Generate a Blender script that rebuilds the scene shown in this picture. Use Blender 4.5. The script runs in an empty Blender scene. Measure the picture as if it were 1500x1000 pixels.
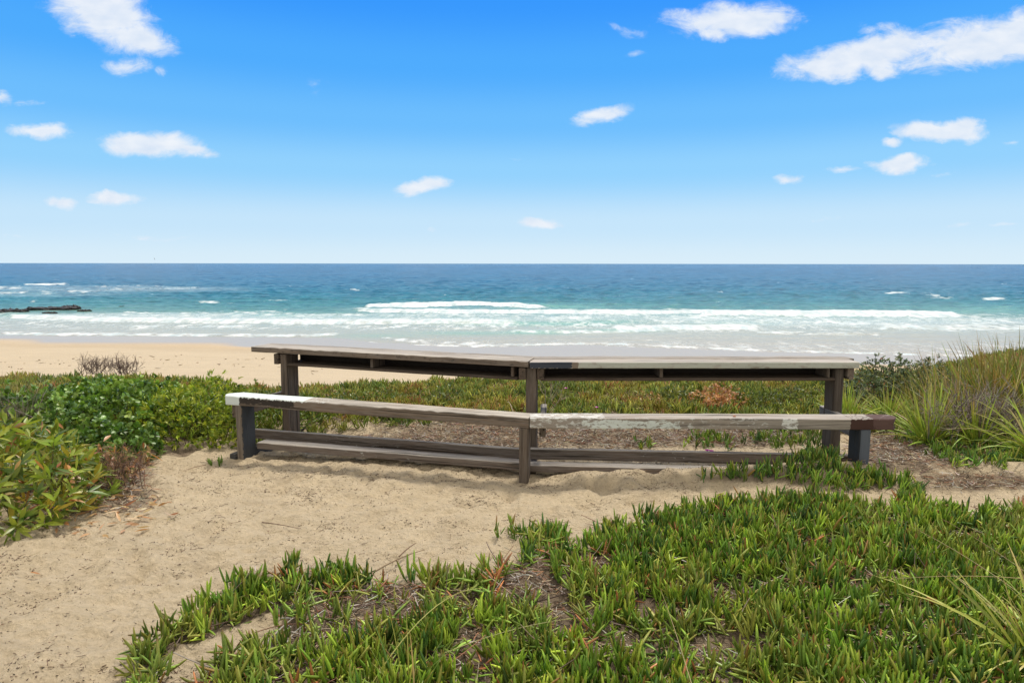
import bpy, math, numpy as np
from mathutils import Matrix, Vector
rng = np.random.default_rng(7)
C = bpy.context.scene.collection
SC = bpy.context.scene

# ------------------------------------------------------------------ camera
EYE, FPX, PITCH = 1.47, 1000.0, math.radians(6.5)
cam = bpy.data.objects.new('camera', bpy.data.cameras.new('camera'))
C.objects.link(cam)
cam.location = (0, 0, EYE)
cam.rotation_euler = (math.radians(90) - PITCH, 0, 0)
cam.rotation_euler = (Matrix.Rotation(math.radians(90) - PITCH, 4, 'X') @ Matrix.Rotation(math.radians(0.07), 4, 'Z')).to_euler()
cam.data.sensor_width = 36
cam.data.lens = 24
cam.data.clip_start = 0.05
cam.data.clip_end = 90000
SC.camera = cam

SUN_EL, SUN_AZ = 62.0, 25.0      # azimuth from +Y (the sea) towards +X
# ------------------------------------------------------------------ world
def lin(r, g, b):
    f = lambda c: (c / 255 / 12.92) if c / 255 <= 0.04045 else ((c / 255 + 0.055) / 1.055) ** 2.4
    return (f(r), f(g), f(b))

W = bpy.data.worlds.new('World')
SC.world = W
W.use_nodes = True
nt = W.node_tree
N, LK = nt.nodes, nt.links
N.clear()
def nd(t, **k):
    n = N.new(t)
    for a, b in k.items():
        setattr(n, a, b)
    return n
out = nd('ShaderNodeOutputWorld')
bg = nd('ShaderNodeBackground')
LK.new(bg.outputs[0], out.inputs[0])
sky = nd('ShaderNodeTexSky', sky_type='NISHITA')
sky.sun_disc = False
sky.sun_elevation = math.radians(SUN_EL)
sky.sun_rotation = math.radians(SUN_AZ)
sky.air_density = 1.0
sky.dust_density = 0.6
sky.ozone_density = 2.0
tc = nd('ShaderNodeTexCoord')
sep = nd('ShaderNodeSeparateXYZ')
LK.new(tc.outputs['Generated'], sep.inputs[0])
def math_(op, a, b=None, c=None, clamp=False):
    n = nd('ShaderNodeMath', operation=op)
    n.use_clamp = clamp
    for i, v in enumerate((a, b, c)):
        if v is None: continue
        if isinstance(v, (int, float)): n.inputs[i].default_value = v
        else: LK.new(v, n.inputs[i])
    return n.outputs[0]
ramp = nd('ShaderNodeValToRGB')
ramp.color_ramp.interpolation = 'EASE'
cr = ramp.color_ramp.elements
stops = [(0.0, lin(218, 239, 252)), (0.055, lin(198, 230, 253)), (0.130, lin(146, 210, 255)), (0.195, lin(108, 190, 255)),
         (0.265, lin(76, 172, 255)), (0.345, lin(50, 152, 255)), (0.43, lin(60, 150, 250))]
while len(cr) < len(stops): cr.new(0.5)
for e, (p, c) in zip(cr, stops):
    e.position = p
    e.color = (*c, 1)
zc = math_('MAXIMUM', sep.outputs[2], 0.0)
LK.new(zc, ramp.inputs[0])
# the physical sky, graded to the clear azure of the place
skys = nd('ShaderNodeVectorMath', operation='SCALE')
LK.new(sky.outputs[0], skys.inputs[0])
skys.inputs['Scale'].default_value = 0.10
mix0 = nd('ShaderNodeMix', data_type='RGBA')
mix0.inputs[0].default_value = 0.96
LK.new(skys.outputs[0], mix0.inputs[6])
LK.new(ramp.outputs[0], mix0.inputs[7])
# direction projected on a plane in front (true for every viewpoint: the clouds are infinitely far)
yc = math_('MAXIMUM', sep.outputs[1], 0.02)
u = math_('DIVIDE', sep.outputs[0], yc)
v = math_('DIVIDE', sep.outputs[2], yc)
uv = nd('ShaderNodeCombineXYZ')
LK.new(u, uv.inputs[0]); LK.new(v, uv.inputs[1])
def noise(vec, scale, detail, rough=0.6, w=None, dist=0.0):
    n = nd('ShaderNodeTexNoise', noise_dimensions='3D')
    n.inputs['Scale'].default_value = scale
    n.inputs['Detail'].default_value = detail
    n.inputs['Roughness'].default_value = rough
    n.inputs['Distortion'].default_value = dist
    LK.new(vec, n.inputs['Vector'])
    return n
n1 = noise(uv.outputs[0], 9, 5, 0.55)
dv = nd('ShaderNodeVectorMath', operation='MULTIPLY_ADD')
LK.new(n1.outputs['Color'], dv.inputs[0])
dv.inputs[1].default_value = (0.090, 0.045, 0)
dv.inputs[2].default_value = (-0.045, -0.0225, 0)
wv = nd('ShaderNodeVectorMath', operation='ADD')
LK.new(uv.outputs[0], wv.inputs[0]); LK.new(dv.outputs[0], wv.inputs[1])
def uvpx(px, py):
    y = (500 - py) / FPX
    d = ((px - 750) / FPX, math.cos(PITCH) + y * math.sin(PITCH), -math.sin(PITCH) + y * math.cos(PITCH))
    return d[0] / d[1], d[2] / d[1]
# cloud lobes: direction (as seen on the photograph), half width, half height, tilt, strength
clouds = [(150, 12, 88, 48, -22, 1.0), (200, 52, 62, 26, -14, .9), (110, 0, 60, 30, 0, .7), (180, 92, 48, 13, 0, .42), (237, 102, 14, 9, 0, .3),
          (1075, 28, 98, 25, 3, 1.0), (1040, 52, 30, 14, 0, .7), (1140, 22, 50, 16, 0, .7), (1050, 8, 40, 14, 0, .5), (925, 40, 30, 10, -20, .35),
          (1225, 88, 88, 24, 12, 1.0), (1290, 78, 95, 28, 3, 1.0), (1430, 62, 110, 34, 6, 1.05), (1500, 50, 50, 34, 0, 1.0), (1285, 43, 32, 11, 0, .45), (1290, 102, 40, 12, 0, .7),
          (880, 166, 52, 13, 14, .72), (855, 176, 24, 9, 20, .5), (1365, 190, 66, 16, -4, 1.0), (1405, 188, 42, 18, 0, 1.0), (1302, 203, 24, 9, 0, .75),
          (1312, 242, 54, 14, 0, .95), (1318, 236, 34, 12, 0, .9), (1158, 265, 20, 8, 0, .55), (1226, 248, 26, 6, 3, .5), (1380, 254, 22, 5, 15, .3),
          (216, 212, 74, 19, -5, 1.0), (190, 214, 44, 17, 0, .9), (268, 220, 42, 10, -8, .7), (62, 195, 48, 11, 6, .8), (93, 297, 22, 9, -4, .75), (170, 291, 42, 11, 0, .95),
          (620, 275, 46, 12, 6, .9), (636, 270, 28, 10, 0, .6), (786, 325, 32, 9, 2, .85), (762, 233, 22, 4, 0, .2), (465, 122, 24, 16, 0, .15), (45, 153, 36, 6, 8, .25),
          (-5, 150, 22, 14, 0, .5), (640, 333, 14, 5, 0, .25), (1210, 324, 60, 5, 0, .22), (1480, 328, 36, 5, 0, .35), (1400, 330, 22, 4, 0, .3), (1478, 206, 16, 5, 0, .25),
          (220, 345, 60, 5, 0, .3), (20, 348, 30, 4, 0, .2), (930, 75, 14, 6, 0, .25)]
cov = None
for (px, py, sx, sy, rot, st) in clouds:
    cu, cvv = uvpx(px, py)
    m = nd('ShaderNodeMapping', vector_type='TEXTURE')
    m.inputs['Location'].default_value = (cu, cvv, 0)
    m.inputs['Rotation'].default_value = (0, 0, math.radians(rot))
    m.inputs['Scale'].default_value = (sx * 1.22 / FPX, sy * 1.24 / FPX, 1)
    LK.new(wv.outputs[0], m.inputs['Vector'])
    L = nd('ShaderNodeVectorMath', operation='LENGTH')
    LK.new(m.outputs[0], L.inputs[0])
    g = math_('MULTIPLY_ADD', L.outputs['Value'], -st * 1.25, st * 1.25)
    cov = g if cov is None else math_('SMOOTH_MAX', cov, g, 0.06)
mp = nd('ShaderNodeMapping')
mp.inputs['Scale'].default_value = (1, 2.0, 1)
LK.new(uv.outputs[0], mp.inputs['Vector'])
n2 = noise(mp.outputs[0], 21, 10, 0.70, dist=0.5)
dens = math_('ADD', cov, math_('MULTIPLY_ADD', n2.outputs['Fac'], 1.35, -0.745))
dens = math_('MULTIPLY', dens, math_('MULTIPLY_ADD', cov, 6.0, 0.0, clamp=True))
mr = nd('ShaderNodeMapRange', interpolation_type='SMOOTHSTEP')
LK.new(dens, mr.inputs[0])
mr.inputs[1].default_value = 0.0
mr.inputs[2].default_value = 0.70
front = nd('ShaderNodeMapRange', interpolation_type='SMOOTHSTEP')
LK.new(sep.outputs[1], front.inputs[0]); front.inputs[1].default_value = 0.15; front.inputs[2].default_value = 0.3
cloudf = math_('MULTIPLY', mr.outputs[0], front.outputs[0])
# cloud shade: thicker parts brighter, base slightly grey
n3 = noise(mp.outputs[0], 30, 4, 0.5)
cs = nd('ShaderNodeMix', data_type='RGBA')
LK.new(n3.outputs['Fac'], cs.inputs[0])
cs.inputs[6].default_value = (*lin(205, 222, 244), 1)
cs.inputs[7].default_value = (*lin(255, 255, 255), 1)
mix1 = nd('ShaderNodeMix', data_type='RGBA')
LK.new(math_('MULTIPLY', cloudf, 0.95), mix1.inputs[0])
LK.new(mix0.outputs[2], mix1.inputs[6]); LK.new(cs.outputs[2], mix1.inputs[7])
# unseen bright cloud sheet, added overhead and behind to light the ground softly and neutrally
n4 = noise(tc.outputs['Generated'], 2.5, 5, 0.55)
back = math_('MULTIPLY_ADD', sep.outputs[1], -0.55, 0.0)
hi = nd('ShaderNodeMapRange', interpolation_type='SMOOTHSTEP')
LK.new(math_('ADD', math_('ADD', sep.outputs[2], math_('MAXIMUM', back, -0.22)), math_('MULTIPLY_ADD', n4.outputs['Fac'], 0.25, -0.125)), hi.inputs[0])
hi.inputs[1].default_value = 0.24
hi.inputs[2].default_value = 0.50
mix2 = nd('ShaderNodeMix', data_type='RGBA')
LK.new(hi.outputs[0], mix2.inputs[0])
LK.new(mix1.outputs[2], mix2.inputs[6])
mix2.inputs[7].default_value = (1.07, 1.02, 0.94, 1)
LK.new(mix2.outputs[2], bg.inputs[0])
bg.inputs[1].default_value = 1.0

# ------------------------------------------------------------------ sun
sl = bpy.data.lights.new('sun', 'SUN')
sl.energy = 3.1
sl.angle = math.radians(9)
sl.color = (1.0, 0.94, 0.84)
so = bpy.data.objects.new('sun', sl)
C.objects.link(so)
az, el = math.radians(SUN_AZ), math.radians(SUN_EL)
sdir = Vector((math.sin(az) * math.cos(el), math.cos(az) * math.cos(el), math.sin(el)))
so.rotation_euler = sdir.to_track_quat('Z', 'Y').to_euler()
so.location = (0, 0, 30)
SC.view_settings.view_transform = 'Standard'
SC.view_settings.look = 'None'
SC.view_settings.exposure = 0.0
SC.view_settings.gamma = 1.0
SC.cycles.max_bounces = 6
SC.cycles.diffuse_bounces = 3
SC.cycles.glossy_bounces = 2
SC.cycles.transmission_bounces = 3
SC.cycles.use_denoising = True

# ------------------------------------------------------------------ helpers
def at(px, py, z):
    y = (500 - py) / FPX
    d = ((px - 750) / FPX, math.cos(PITCH) + y * math.sin(PITCH), -math.sin(PITCH) + y * math.cos(PITCH))
    t = (z - EYE) / d[2]
    return d[0] * t, d[1] * t
def proj(X, Y, Z):
    Z = Z - EYE
    f = Y * math.cos(PITCH) - Z * math.sin(PITCH)
    f = np.maximum(f, 0.01)
    uu = Y * math.sin(PITCH) + Z * math.cos(PITCH)
    return 750 + FPX * X / f, 500 - FPX * uu / f
_g = np.random.default_rng(11)
_perm = _g.permutation(1024)
_ang = _g.uniform(0, 2 * np.pi, 1024)
_gx, _gy = np.cos(_ang), np.sin(_ang)
def perlin(x, y, seed=0):
    x = np.asarray(x, float); y = np.asarray(y, float)
    xi = np.floor(x).astype(np.int64); yi = np.floor(y).astype(np.int64)
    xf = x - xi; yf = y - yi
    def gr(ix, iy, dx, dy):
        h = _perm[(_perm[(ix + seed * 131) & 1023] + iy) & 1023]
        return _gx[h] * dx + _gy[h] * dy
    uu = xf ** 3 * (xf * (xf * 6 - 15) + 10); vv = yf ** 3 * (yf * (yf * 6 - 15) + 10)
    a = gr(xi, yi, xf, yf); b = gr(xi + 1, yi, xf - 1, yf)
    c = gr(xi, yi + 1, xf, yf - 1); d = gr(xi + 1, yi + 1, xf - 1, yf - 1)
    return ((a + (b - a) * uu) + ((c + (d - c) * uu) - (a + (b - a) * uu)) * vv) * 1.5
def fbm(x, y, o=4, seed=0, gain=0.5):
    s = 0; a = 1; f = 1; t = 0
    for i in range(o):
        s = s + a * perlin(x * f, y * f, seed + i); t += a
        a *= gain; f *= 2.03
    return s / t
def sst(x, a, b):
    t = np.clip((np.asarray(x, float) - a) / (b - a), 0, 1)
    return t * t * (3 - 2 * t)
def inpoly(px, py, poly):
    r = np.zeros(np.shape(px), bool)
    n = len(poly); j = n - 1
    for i in range(n):
        xi, yi = poly[i]; xj, yj = poly[j]
        c = ((yi > py) != (yj > py)) & (px < (xj - xi) * (py - yi) / (yj - yi + 1e-9) + xi)
        r ^= c
        j = i
    return r
def ell(px, py, cx, cy, rx, ry):
    return ((px - cx) / rx) ** 2 + ((py - cy) / ry) ** 2

def mesh_np(name, V, Q, mat, parent=None, col=None, smooth=True, extra=None):
    V = np.ascontiguousarray(V, np.float32).reshape(-1, 3)
    Q = np.ascontiguousarray(Q, np.int32)
    k = Q.shape[1]
    me = bpy.data.meshes.new(name)
    me.vertices.add(len(V)); me.vertices.foreach_set('co', V.ravel())
    me.loops.add(Q.size); me.loops.foreach_set('vertex_index', Q.ravel())
    me.polygons.add(len(Q))
    me.polygons.foreach_set('loop_start', np.arange(0, Q.size, k, dtype=np.int32))
    me.polygons.foreach_set('use_smooth', np.full(len(Q), smooth))
    me.update(calc_edges=True)
    if col is not None:
        a = me.attributes.new('col', 'FLOAT_COLOR', 'POINT')
        cc = np.ones((len(V), 4), np.float32); cc[:, :3] = col
        a.data.foreach_set('color', cc.ravel())
    for kx, arr in (extra or {}).items():
        a = me.attributes.new(kx, 'FLOAT', 'POINT')
        a.data.foreach_set('value', np.ascontiguousarray(arr, np.float32).ravel())
    me.materials.append(mat)
    o = bpy.data.objects.new(name, me)
    C.objects.link(o)
    if parent: o.parent = parent
    return o
def tag(o, label=None, cat=None, group=None, kind=None):
    if label: o['label'] = label
    if cat: o['category'] = cat
    if group: o['group'] = group
    if kind: o['kind'] = kind
    return o
def empty(name, loc=(0, 0, 0)):
    o = bpy.data.objects.new(name, None)
    o.location = loc
    o.empty_display_size = 0.2
    C.objects.link(o)
    return o

def newmat(name):
    m = bpy.data.materials.new(name)
    m.use_nodes = True
    t = m.node_tree
    for n in list(t.nodes): t.nodes.remove(n)
    o = t.nodes.new('ShaderNodeOutputMaterial')
    p = t.nodes.new('ShaderNodeBsdfPrincipled')
    t.links.new(p.outputs[0], o.inputs[0])
    return m, t, p, o
class T:
    """small wrapper to write node trees"""
    def __init__(s, t): s.t = t
    def n(s, k, **a):
        x = s.t.nodes.new(k)
        for q, w in a.items(): setattr(x, q, w)
        return x
    def l(s, a, b): s.t.links.new(a, b)
    def m(s, op, a, b=None, c=None, clamp=False):
        x = s.n('ShaderNodeMath', operation=op); x.use_clamp = clamp
        for i, v in enumerate((a, b, c)):
            if v is None: continue
            if isinstance(v, (int, float)): x.inputs[i].default_value = v
            else: s.l(v, x.inputs[i])
        return x.outputs[0]
    def noise(s, vec, scale, detail=4, rough=0.55, sc3=None, dist=0.0):
        if sc3 is not None:
            mp = s.n('ShaderNodeMapping'); mp.inputs['Scale'].default_value = sc3
            s.l(vec, mp.inputs['Vector']); vec = mp.outputs[0]
        x = s.n('ShaderNodeTexNoise')
        x.inputs['Scale'].default_value = scale; x.inputs['Detail'].default_value = detail
        x.inputs['Roughness'].default_value = rough; x.inputs['Distortion'].default_value = dist
        s.l(vec, x.inputs['Vector'])
        return x.outputs['Fac']
    def mix(s, f, a, b, blend='MIX'):
        x = s.n('ShaderNodeMix', data_type='RGBA', blend_type=blend)
        for i, v in ((0, f), (6, a), (7, b)):
            if isinstance(v, (int, float)): x.inputs[i].default_value = v
            elif isinstance(v, tuple): x.inputs[i].default_value = (*v[:3], 1)
            else: s.l(v, x.inputs[i])
        return x.outputs[2]
    def ss(s, v, a, b):
        x = s.n('ShaderNodeMapRange', interpolation_type='SMOOTHSTEP')
        s.l(v, x.inputs[0]); x.inputs[1].default_value = a; x.inputs[2].default_value = b
        return x.outputs[0]
    def bump(s, h, strength, dist, normal=None):
        x = s.n('ShaderNodeBump'); x.inputs['Strength'].default_value = strength; x.inputs['Distance'].default_value = dist
        s.l(h, x.inputs['Height'])
        if normal is not None: s.l(normal, x.inputs['Normal'])
        return x.outputs[0]

# ------------------------------------------------------------------ terrain shape
SHX = [at(x, y, -6.0) for x, y in ((-700, 489), (0, 492), (300, 493), (480, 494), (560, 502), (700, 508), (850, 504), (950, 508), (1100, 514), (1300, 519), (1500, 522), (2100, 524))]
WTX = [at(x, y, -5.9) for x, y in ((-700, 497), (0, 501), (60, 504), (200, 505), (330, 509), (450, 517), (780, 532), (1250, 537), (1500, 538), (2100, 538))]
def shore(X): return np.interp(X, [p[0] for p in SHX], [p[1] for p in SHX])
def wetline(X): return np.interp(X, [p[0] for p in WTX], [p[1] for p in WTX])
def G(X, Y, cx, cy, sx, sy): return np.exp(-((X - cx) / sx) ** 2 - ((Y - cy) / sy) ** 2)
def hgt(X, Y, fine=True):
    X = np.asarray(X, float); Y = np.asarray(Y, float)
    near = 0.035 * fbm(X * 0.9, Y * 0.9, 3, 3) * (1 - 0.8 * np.exp(-((Y - 4.6) / 0.8) ** 2))
    near = near - 0.055 * G(X, Y, -2.0, 5.0, 0.7, 0.5) - 0.12 * G(X, Y, -1.6, 5.75, 0.9, 0.35)
    near = near + 0.05 * sst(X, 1.1, 2.3) * np.exp(-((Y - 4.5) / 1.2) ** 2)
    near = near + 0.025 * G(X, Y, -1.75, 4.95, 0.25, 0.15)
    near = near + 0.066 * sst(X, 0.12, 0.6) * np.exp(-((Y - 4.50) / 0.16) ** 2) + 0.03 * sst(X, 0.9, 1.4) * np.exp(-((Y - 4.42) / 0.22) ** 2)
    near = near + 0.30 * sst(X - 0.55 * (Y - 5), 2.9, 4.6) * sst(Y, 4.6, 6.2)
    near = near - 0.07 * sst(-X, 2.2, 3.6) * sst(Y, 6.0, 7.6)
    near = near - (0.10 + 0.05 * sst(-X, -0.4, 0.8)) * sst(Y, 6.2, 8.0) * (1 - sst(np.abs(X), 3, 4.5)) * (1 - 0.9 * G(X, Y, 0.6, 7.6, 1.6, 1.5))
    cl = 8.0 + 0.25 * np.sin(X * 0.9 + 1) + 0.3 * fbm(X * 0.3, X * 0 + 5, 2, 9)
    d = Y - cl
    sh = shore(X)
    # beach plane
    ds = Y - sh
    beach = -6.0 - 0.020 * ds + 0.55 * sst(-ds, 5, 45)
    beach = np.where(ds > 0, np.maximum(-6.0 - 0.04 * ds, -9.0), beach)
    beach = beach + 0.03 * fbm(X * 0.25, Y * 0.25, 3, 21) * sst(-ds, 8, 20)
    t = sst(d, 0.2, 13.0)
    z = near * (1 - t) + beach * t
    z = np.where(d > 13, beach, z)
    if fine:
        w = (1 - sst(Y, 9, 14)) * (1 - 0.55 * np.exp(-((Y - 4.55) / 0.3) ** 2) * sst(X, -0.2, 0.3))
        r1 = fbm(X * 5.5, Y * 6.5, 4, 31)
        z = z + w * (0.034 * r1 + 0.018 * fbm(X * 2.3 + Y * 0.8, Y * 4.2, 3, 41) + 0.015 * fbm(X * 14 + Y * 4, Y * 24, 3, 45))
        # shallow scuffed footprints
        for (fx, fy, ang, s) in FOOT:
            dx = (X - fx) * math.cos(ang) + (Y - fy) * math.sin(ang)
            dy = -(X - fx) * math.sin(ang) + (Y - fy) * math.cos(ang)
            q = (dx / 0.055) ** 2 + (dy / 0.13) ** 2
            z = z + s * (-0.026 * np.exp(-q * 1.2) + 0.008 * np.exp(-(np.sqrt(q) - 1.5) ** 2 * 5))
    return z
FOOT = [(rng.uniform(-2.6, 1.2), rng.uniform(2.4, 4.9), rng.uniform(-0.9, 0.9), rng.uniform(0.3, 0.9)) for _ in range(170)]

# ------------------------------------------------------------------ zones on the ground (outlines were read off the photograph)
P_FRONT = [(290, 1100), (300, 985), (345, 960), (395, 950), (425, 885), (350, 915), (290, 938), (232, 965), (225, 1100), (190, 1100), (203, 962), (245, 930), (320, 885), (330, 870), (390, 850), (425, 835), (450, 850), (470, 850), (500, 838), (560, 862), (600, 852), (650, 855), (670, 850), (700, 842),
           (745, 830), (775, 812), (768, 790), (800, 775), (825, 788), (865, 808), (885, 782), (905, 776), (925, 788), (945, 762), (960, 785), (985, 758), (1060, 746), (1150, 736), (1200, 738), (1290, 752), (1330, 728), (1380, 752), (1430, 760), (1500, 752), (1700, 756), (2200, 760), (2300, 1100)]
P_LEG = [(1015, 703), (1060, 694), (1085, 688), (1110, 690), (1150, 684), (1185, 672), (1215, 672), (1245, 690), (1290, 702), (1335, 706), (1345, 724), (1290, 716), (1245, 722), (1190, 716), (1150, 706), (1060, 705)]
P_TUFTS = [[(712, 790), (722, 770), (770, 775), (790, 800)], [(935, 640), (945, 650), (960, 660), (930, 660)], [(1000, 655), (1010, 640), (1060, 640), (1075, 660)], [(1075, 650), (1150, 625), (1210, 640), (1200, 665)],
           [(310, 685), (305, 678), (325, 675), (332, 685)], [(1370, 640), (1440, 625), (1500, 640), (1500, 690), (1400, 690), (1350, 665)], [(1310, 640), (1350, 640), (1345, 655), (1312, 652)]]
BARE = [(360, 945, 60, 16), (700, 935, 40, 16), (980, 905, 50, 14), (870, 830, 40, 16), (690, 880, 40, 20), (1150, 960, 60, 14), (660, 975, 50, 20), (1240, 905, 40, 12), (520, 905, 105, 30), (600, 880, 60, 22), (780, 865, 70, 42), (440, 945, 60, 22), (1085, 868, 70, 16), (905, 950, 45, 22), (1035, 965, 60, 26), (1310, 850, 40, 12), (820, 905, 30, 18), (1200, 800, 40, 10), (1420, 790, 40, 10)]
LITTER = [(760, 635, 210, 24), (560, 650, 130, 14), (1350, 660, 110, 34), (1420, 705, 110, 16), (1060, 640, 160, 16), (120, 730, 110, 28), (180, 690, 50, 26), (430, 860, 80, 26), (560, 890, 120, 34), (780, 870, 90, 46), (900, 640, 120, 20)]
def bare(px, py):
    b = np.zeros(np.shape(px))
    for e in BARE: b = np.maximum(b, 1.15 - ell(px, py, *e))
    return b
def litter_f(px, py):
    b = np.full(np.shape(px), -1.0)
    for e in LITTER: b = np.maximum(b, 1.2 - ell(px, py, *e))
    return b

# ------------------------------------------------------------------ ground sheet
def ground():
    ys = [-1.2]
    while ys[-1] < 0.9: ys.append(ys[-1] + 0.15)
    while ys[-1] < 60: ys.append(ys[-1] + max(0.010, (ys[-1]) * 0.0052))
    while ys[-1] < 60000: ys.append(ys[-1] * 1.06)
    ys = np.array(ys)
    us = np.linspace(-1.15, 1.15, 900)
    us = np.concatenate([[-9, -6, -4, -3, -2.2, -1.7, -1.4, -1.25], us, [1.25, 1.4, 1.7, 2.2, 3, 4, 6, 9]])
    Yg, Ug = np.meshgrid(ys, us, indexing='ij')
    Xg = Ug * (Yg + 1.6)
    Z = hgt(Xg, Yg)
    n, m = Yg.shape
    idx = np.arange(n * m).reshape(n, m)
    Q = np.stack([idx[:-1, :-1], idx[:-1, 1:], idx[1:, 1:], idx[1:, :-1]], -1).reshape(-1, 4)
    V = np.stack([Xg, Yg, Z], -1).reshape(-1, 3)
    X, Y, Zf = V[:, 0], V[:, 1], V[:, 2]
    px, py = proj(X, Y, Zf)
    # colours of the materials lying there, and painted shade under the bench
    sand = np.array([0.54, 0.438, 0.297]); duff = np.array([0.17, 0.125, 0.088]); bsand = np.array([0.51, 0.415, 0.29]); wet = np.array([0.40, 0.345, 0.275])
    nz = fbm(X * 3, Y * 3, 4, 51)
    col = sand[None] * (1 + 0.10 * nz)[:, None]
    ground_veg = np.zeros(len(X))
    nearY = Y < 14
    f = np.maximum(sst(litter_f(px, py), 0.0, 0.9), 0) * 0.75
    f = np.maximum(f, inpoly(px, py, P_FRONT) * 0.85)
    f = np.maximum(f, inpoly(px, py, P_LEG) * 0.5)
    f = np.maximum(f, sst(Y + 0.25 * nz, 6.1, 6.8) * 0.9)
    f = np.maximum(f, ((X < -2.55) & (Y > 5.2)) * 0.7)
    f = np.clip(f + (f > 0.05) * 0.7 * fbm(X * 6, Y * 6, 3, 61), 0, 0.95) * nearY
    dirt_shade = np.clip(fbm(X * 4 + 9, Y * 7, 4, 55) * 2.2 - 0.25, 0, 1) * (0.22 + 0.5 * np.exp(-ell(px, py, 720, 695, 380, 26))) * nearY  # random dirt, plus shade painted into the sand colour under the bench
    col = col * (1 - dirt_shade)[:, None] + np.array([0.20, 0.15, 0.10])[None] * dirt_shade[:, None]
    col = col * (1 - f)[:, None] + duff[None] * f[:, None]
    tb = sst(Y, 14, 20)
    ds = wetline(X) + 1.4 * fbm(X * 0.12, Y * 0.05, 3, 71) - Y
    b = bsand[None] * (1 + 0.10 * fbm(X * 0.25, Y * 1.0, 4, 81) - 0.10 * sst(-np.abs(ds - 2.5), -3.5, 0))[:, None]
    damp = sst(6 - ds, 0, 6) * 0.45
    b = b * (1 - damp)[:, None] + np.array([0.52, 0.39, 0.25])[None] * damp[:, None]
    wf = sst(-ds, -0.6, 0.9)
    b = b * (1 - wf)[:, None] + wet[None] * wf[:, None]
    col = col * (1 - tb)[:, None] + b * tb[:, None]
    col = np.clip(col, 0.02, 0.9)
    m_, t, p, o = newmat('sand')
    t = T(t)
    a = t.n('ShaderNodeAttribute', attribute_name='col')
    w = t.n('ShaderNodeAttribute', attribute_name='wet')
    geo = t.n('ShaderNodeNewGeometry')
    P = geo.outputs['Position']
    g1 = t.noise(P, 700, 2, 0.6)
    g2 = t.noise(P, 45, 5, 0.6)
    g3 = t.noise(P, 12, 4, 0.6)
    v = t.m('MULTIPLY_ADD', g1, 0.8, 0.6)
    v2 = t.m('MULTIPLY_ADD', g2, 0.5, 0.75)
    v3 = t.m('MULTIPLY_ADD', g3, 0.3, 0.85)
    vv = t.m('MULTIPLY', t.m('MULTIPLY', v, v2), v3)
    cc = t.n('ShaderNodeCombineXYZ')
    for i in range(3): t.l(vv, cc.inputs[i])
    c = t.mix(1.0, a.outputs['Color'], cc.outputs[0], 'MULTIPLY')
    # dark organic specks
    vor = t.n('ShaderNodeTexVoronoi'); vor.inputs['Scale'].default_value = 60; t.l(P, vor.inputs['Vector'])
    sp = t.m('LESS_THAN', vor.outputs['Distance'], 0.16)
    gate = t.ss(t.noise(P, 5, 3), 0.48, 0.62)
    c = t.mix(t.m('MULTIPLY', t.m('MULTIPLY', sp, gate), 0.55), c, (0.10, 0.07, 0.05))
    t.l(c, p.inputs['Base Color'])
    t.l(t.m('MULTIPLY_ADD', w.outputs['Fac'], -0.65, 0.95), p.inputs['Roughness'])
    t.l(t.m('MULTIPLY_ADD', w.outputs['Fac'], 0.12, 0.10), p.inputs['Specular IOR Level'])
    hh = t.m('ADD', t.m('MULTIPLY', g2, 0.6), t.m('MULTIPLY', g1, 0.12))
    hh = t.m('ADD', hh, t.m('MULTIPLY', g3, 1.0))
    dry = t.m('MULTIPLY_ADD', w.outputs['Fac'], -0.97, 1.0)
    bn = t.n('ShaderNodeBump'); bn.inputs['Distance'].default_value = 0.038
    t.l(hh, bn.inputs['Height']); t.l(t.m('MULTIPLY', dry, 1.0), bn.inputs['Strength'])
    t.l(bn.outputs[0], p.inputs['Normal'])
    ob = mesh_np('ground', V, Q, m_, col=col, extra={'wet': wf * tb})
    tag(ob, 'pale dune sand with footprints falling away to the beach', 'ground', kind='structure')
ground()

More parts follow.
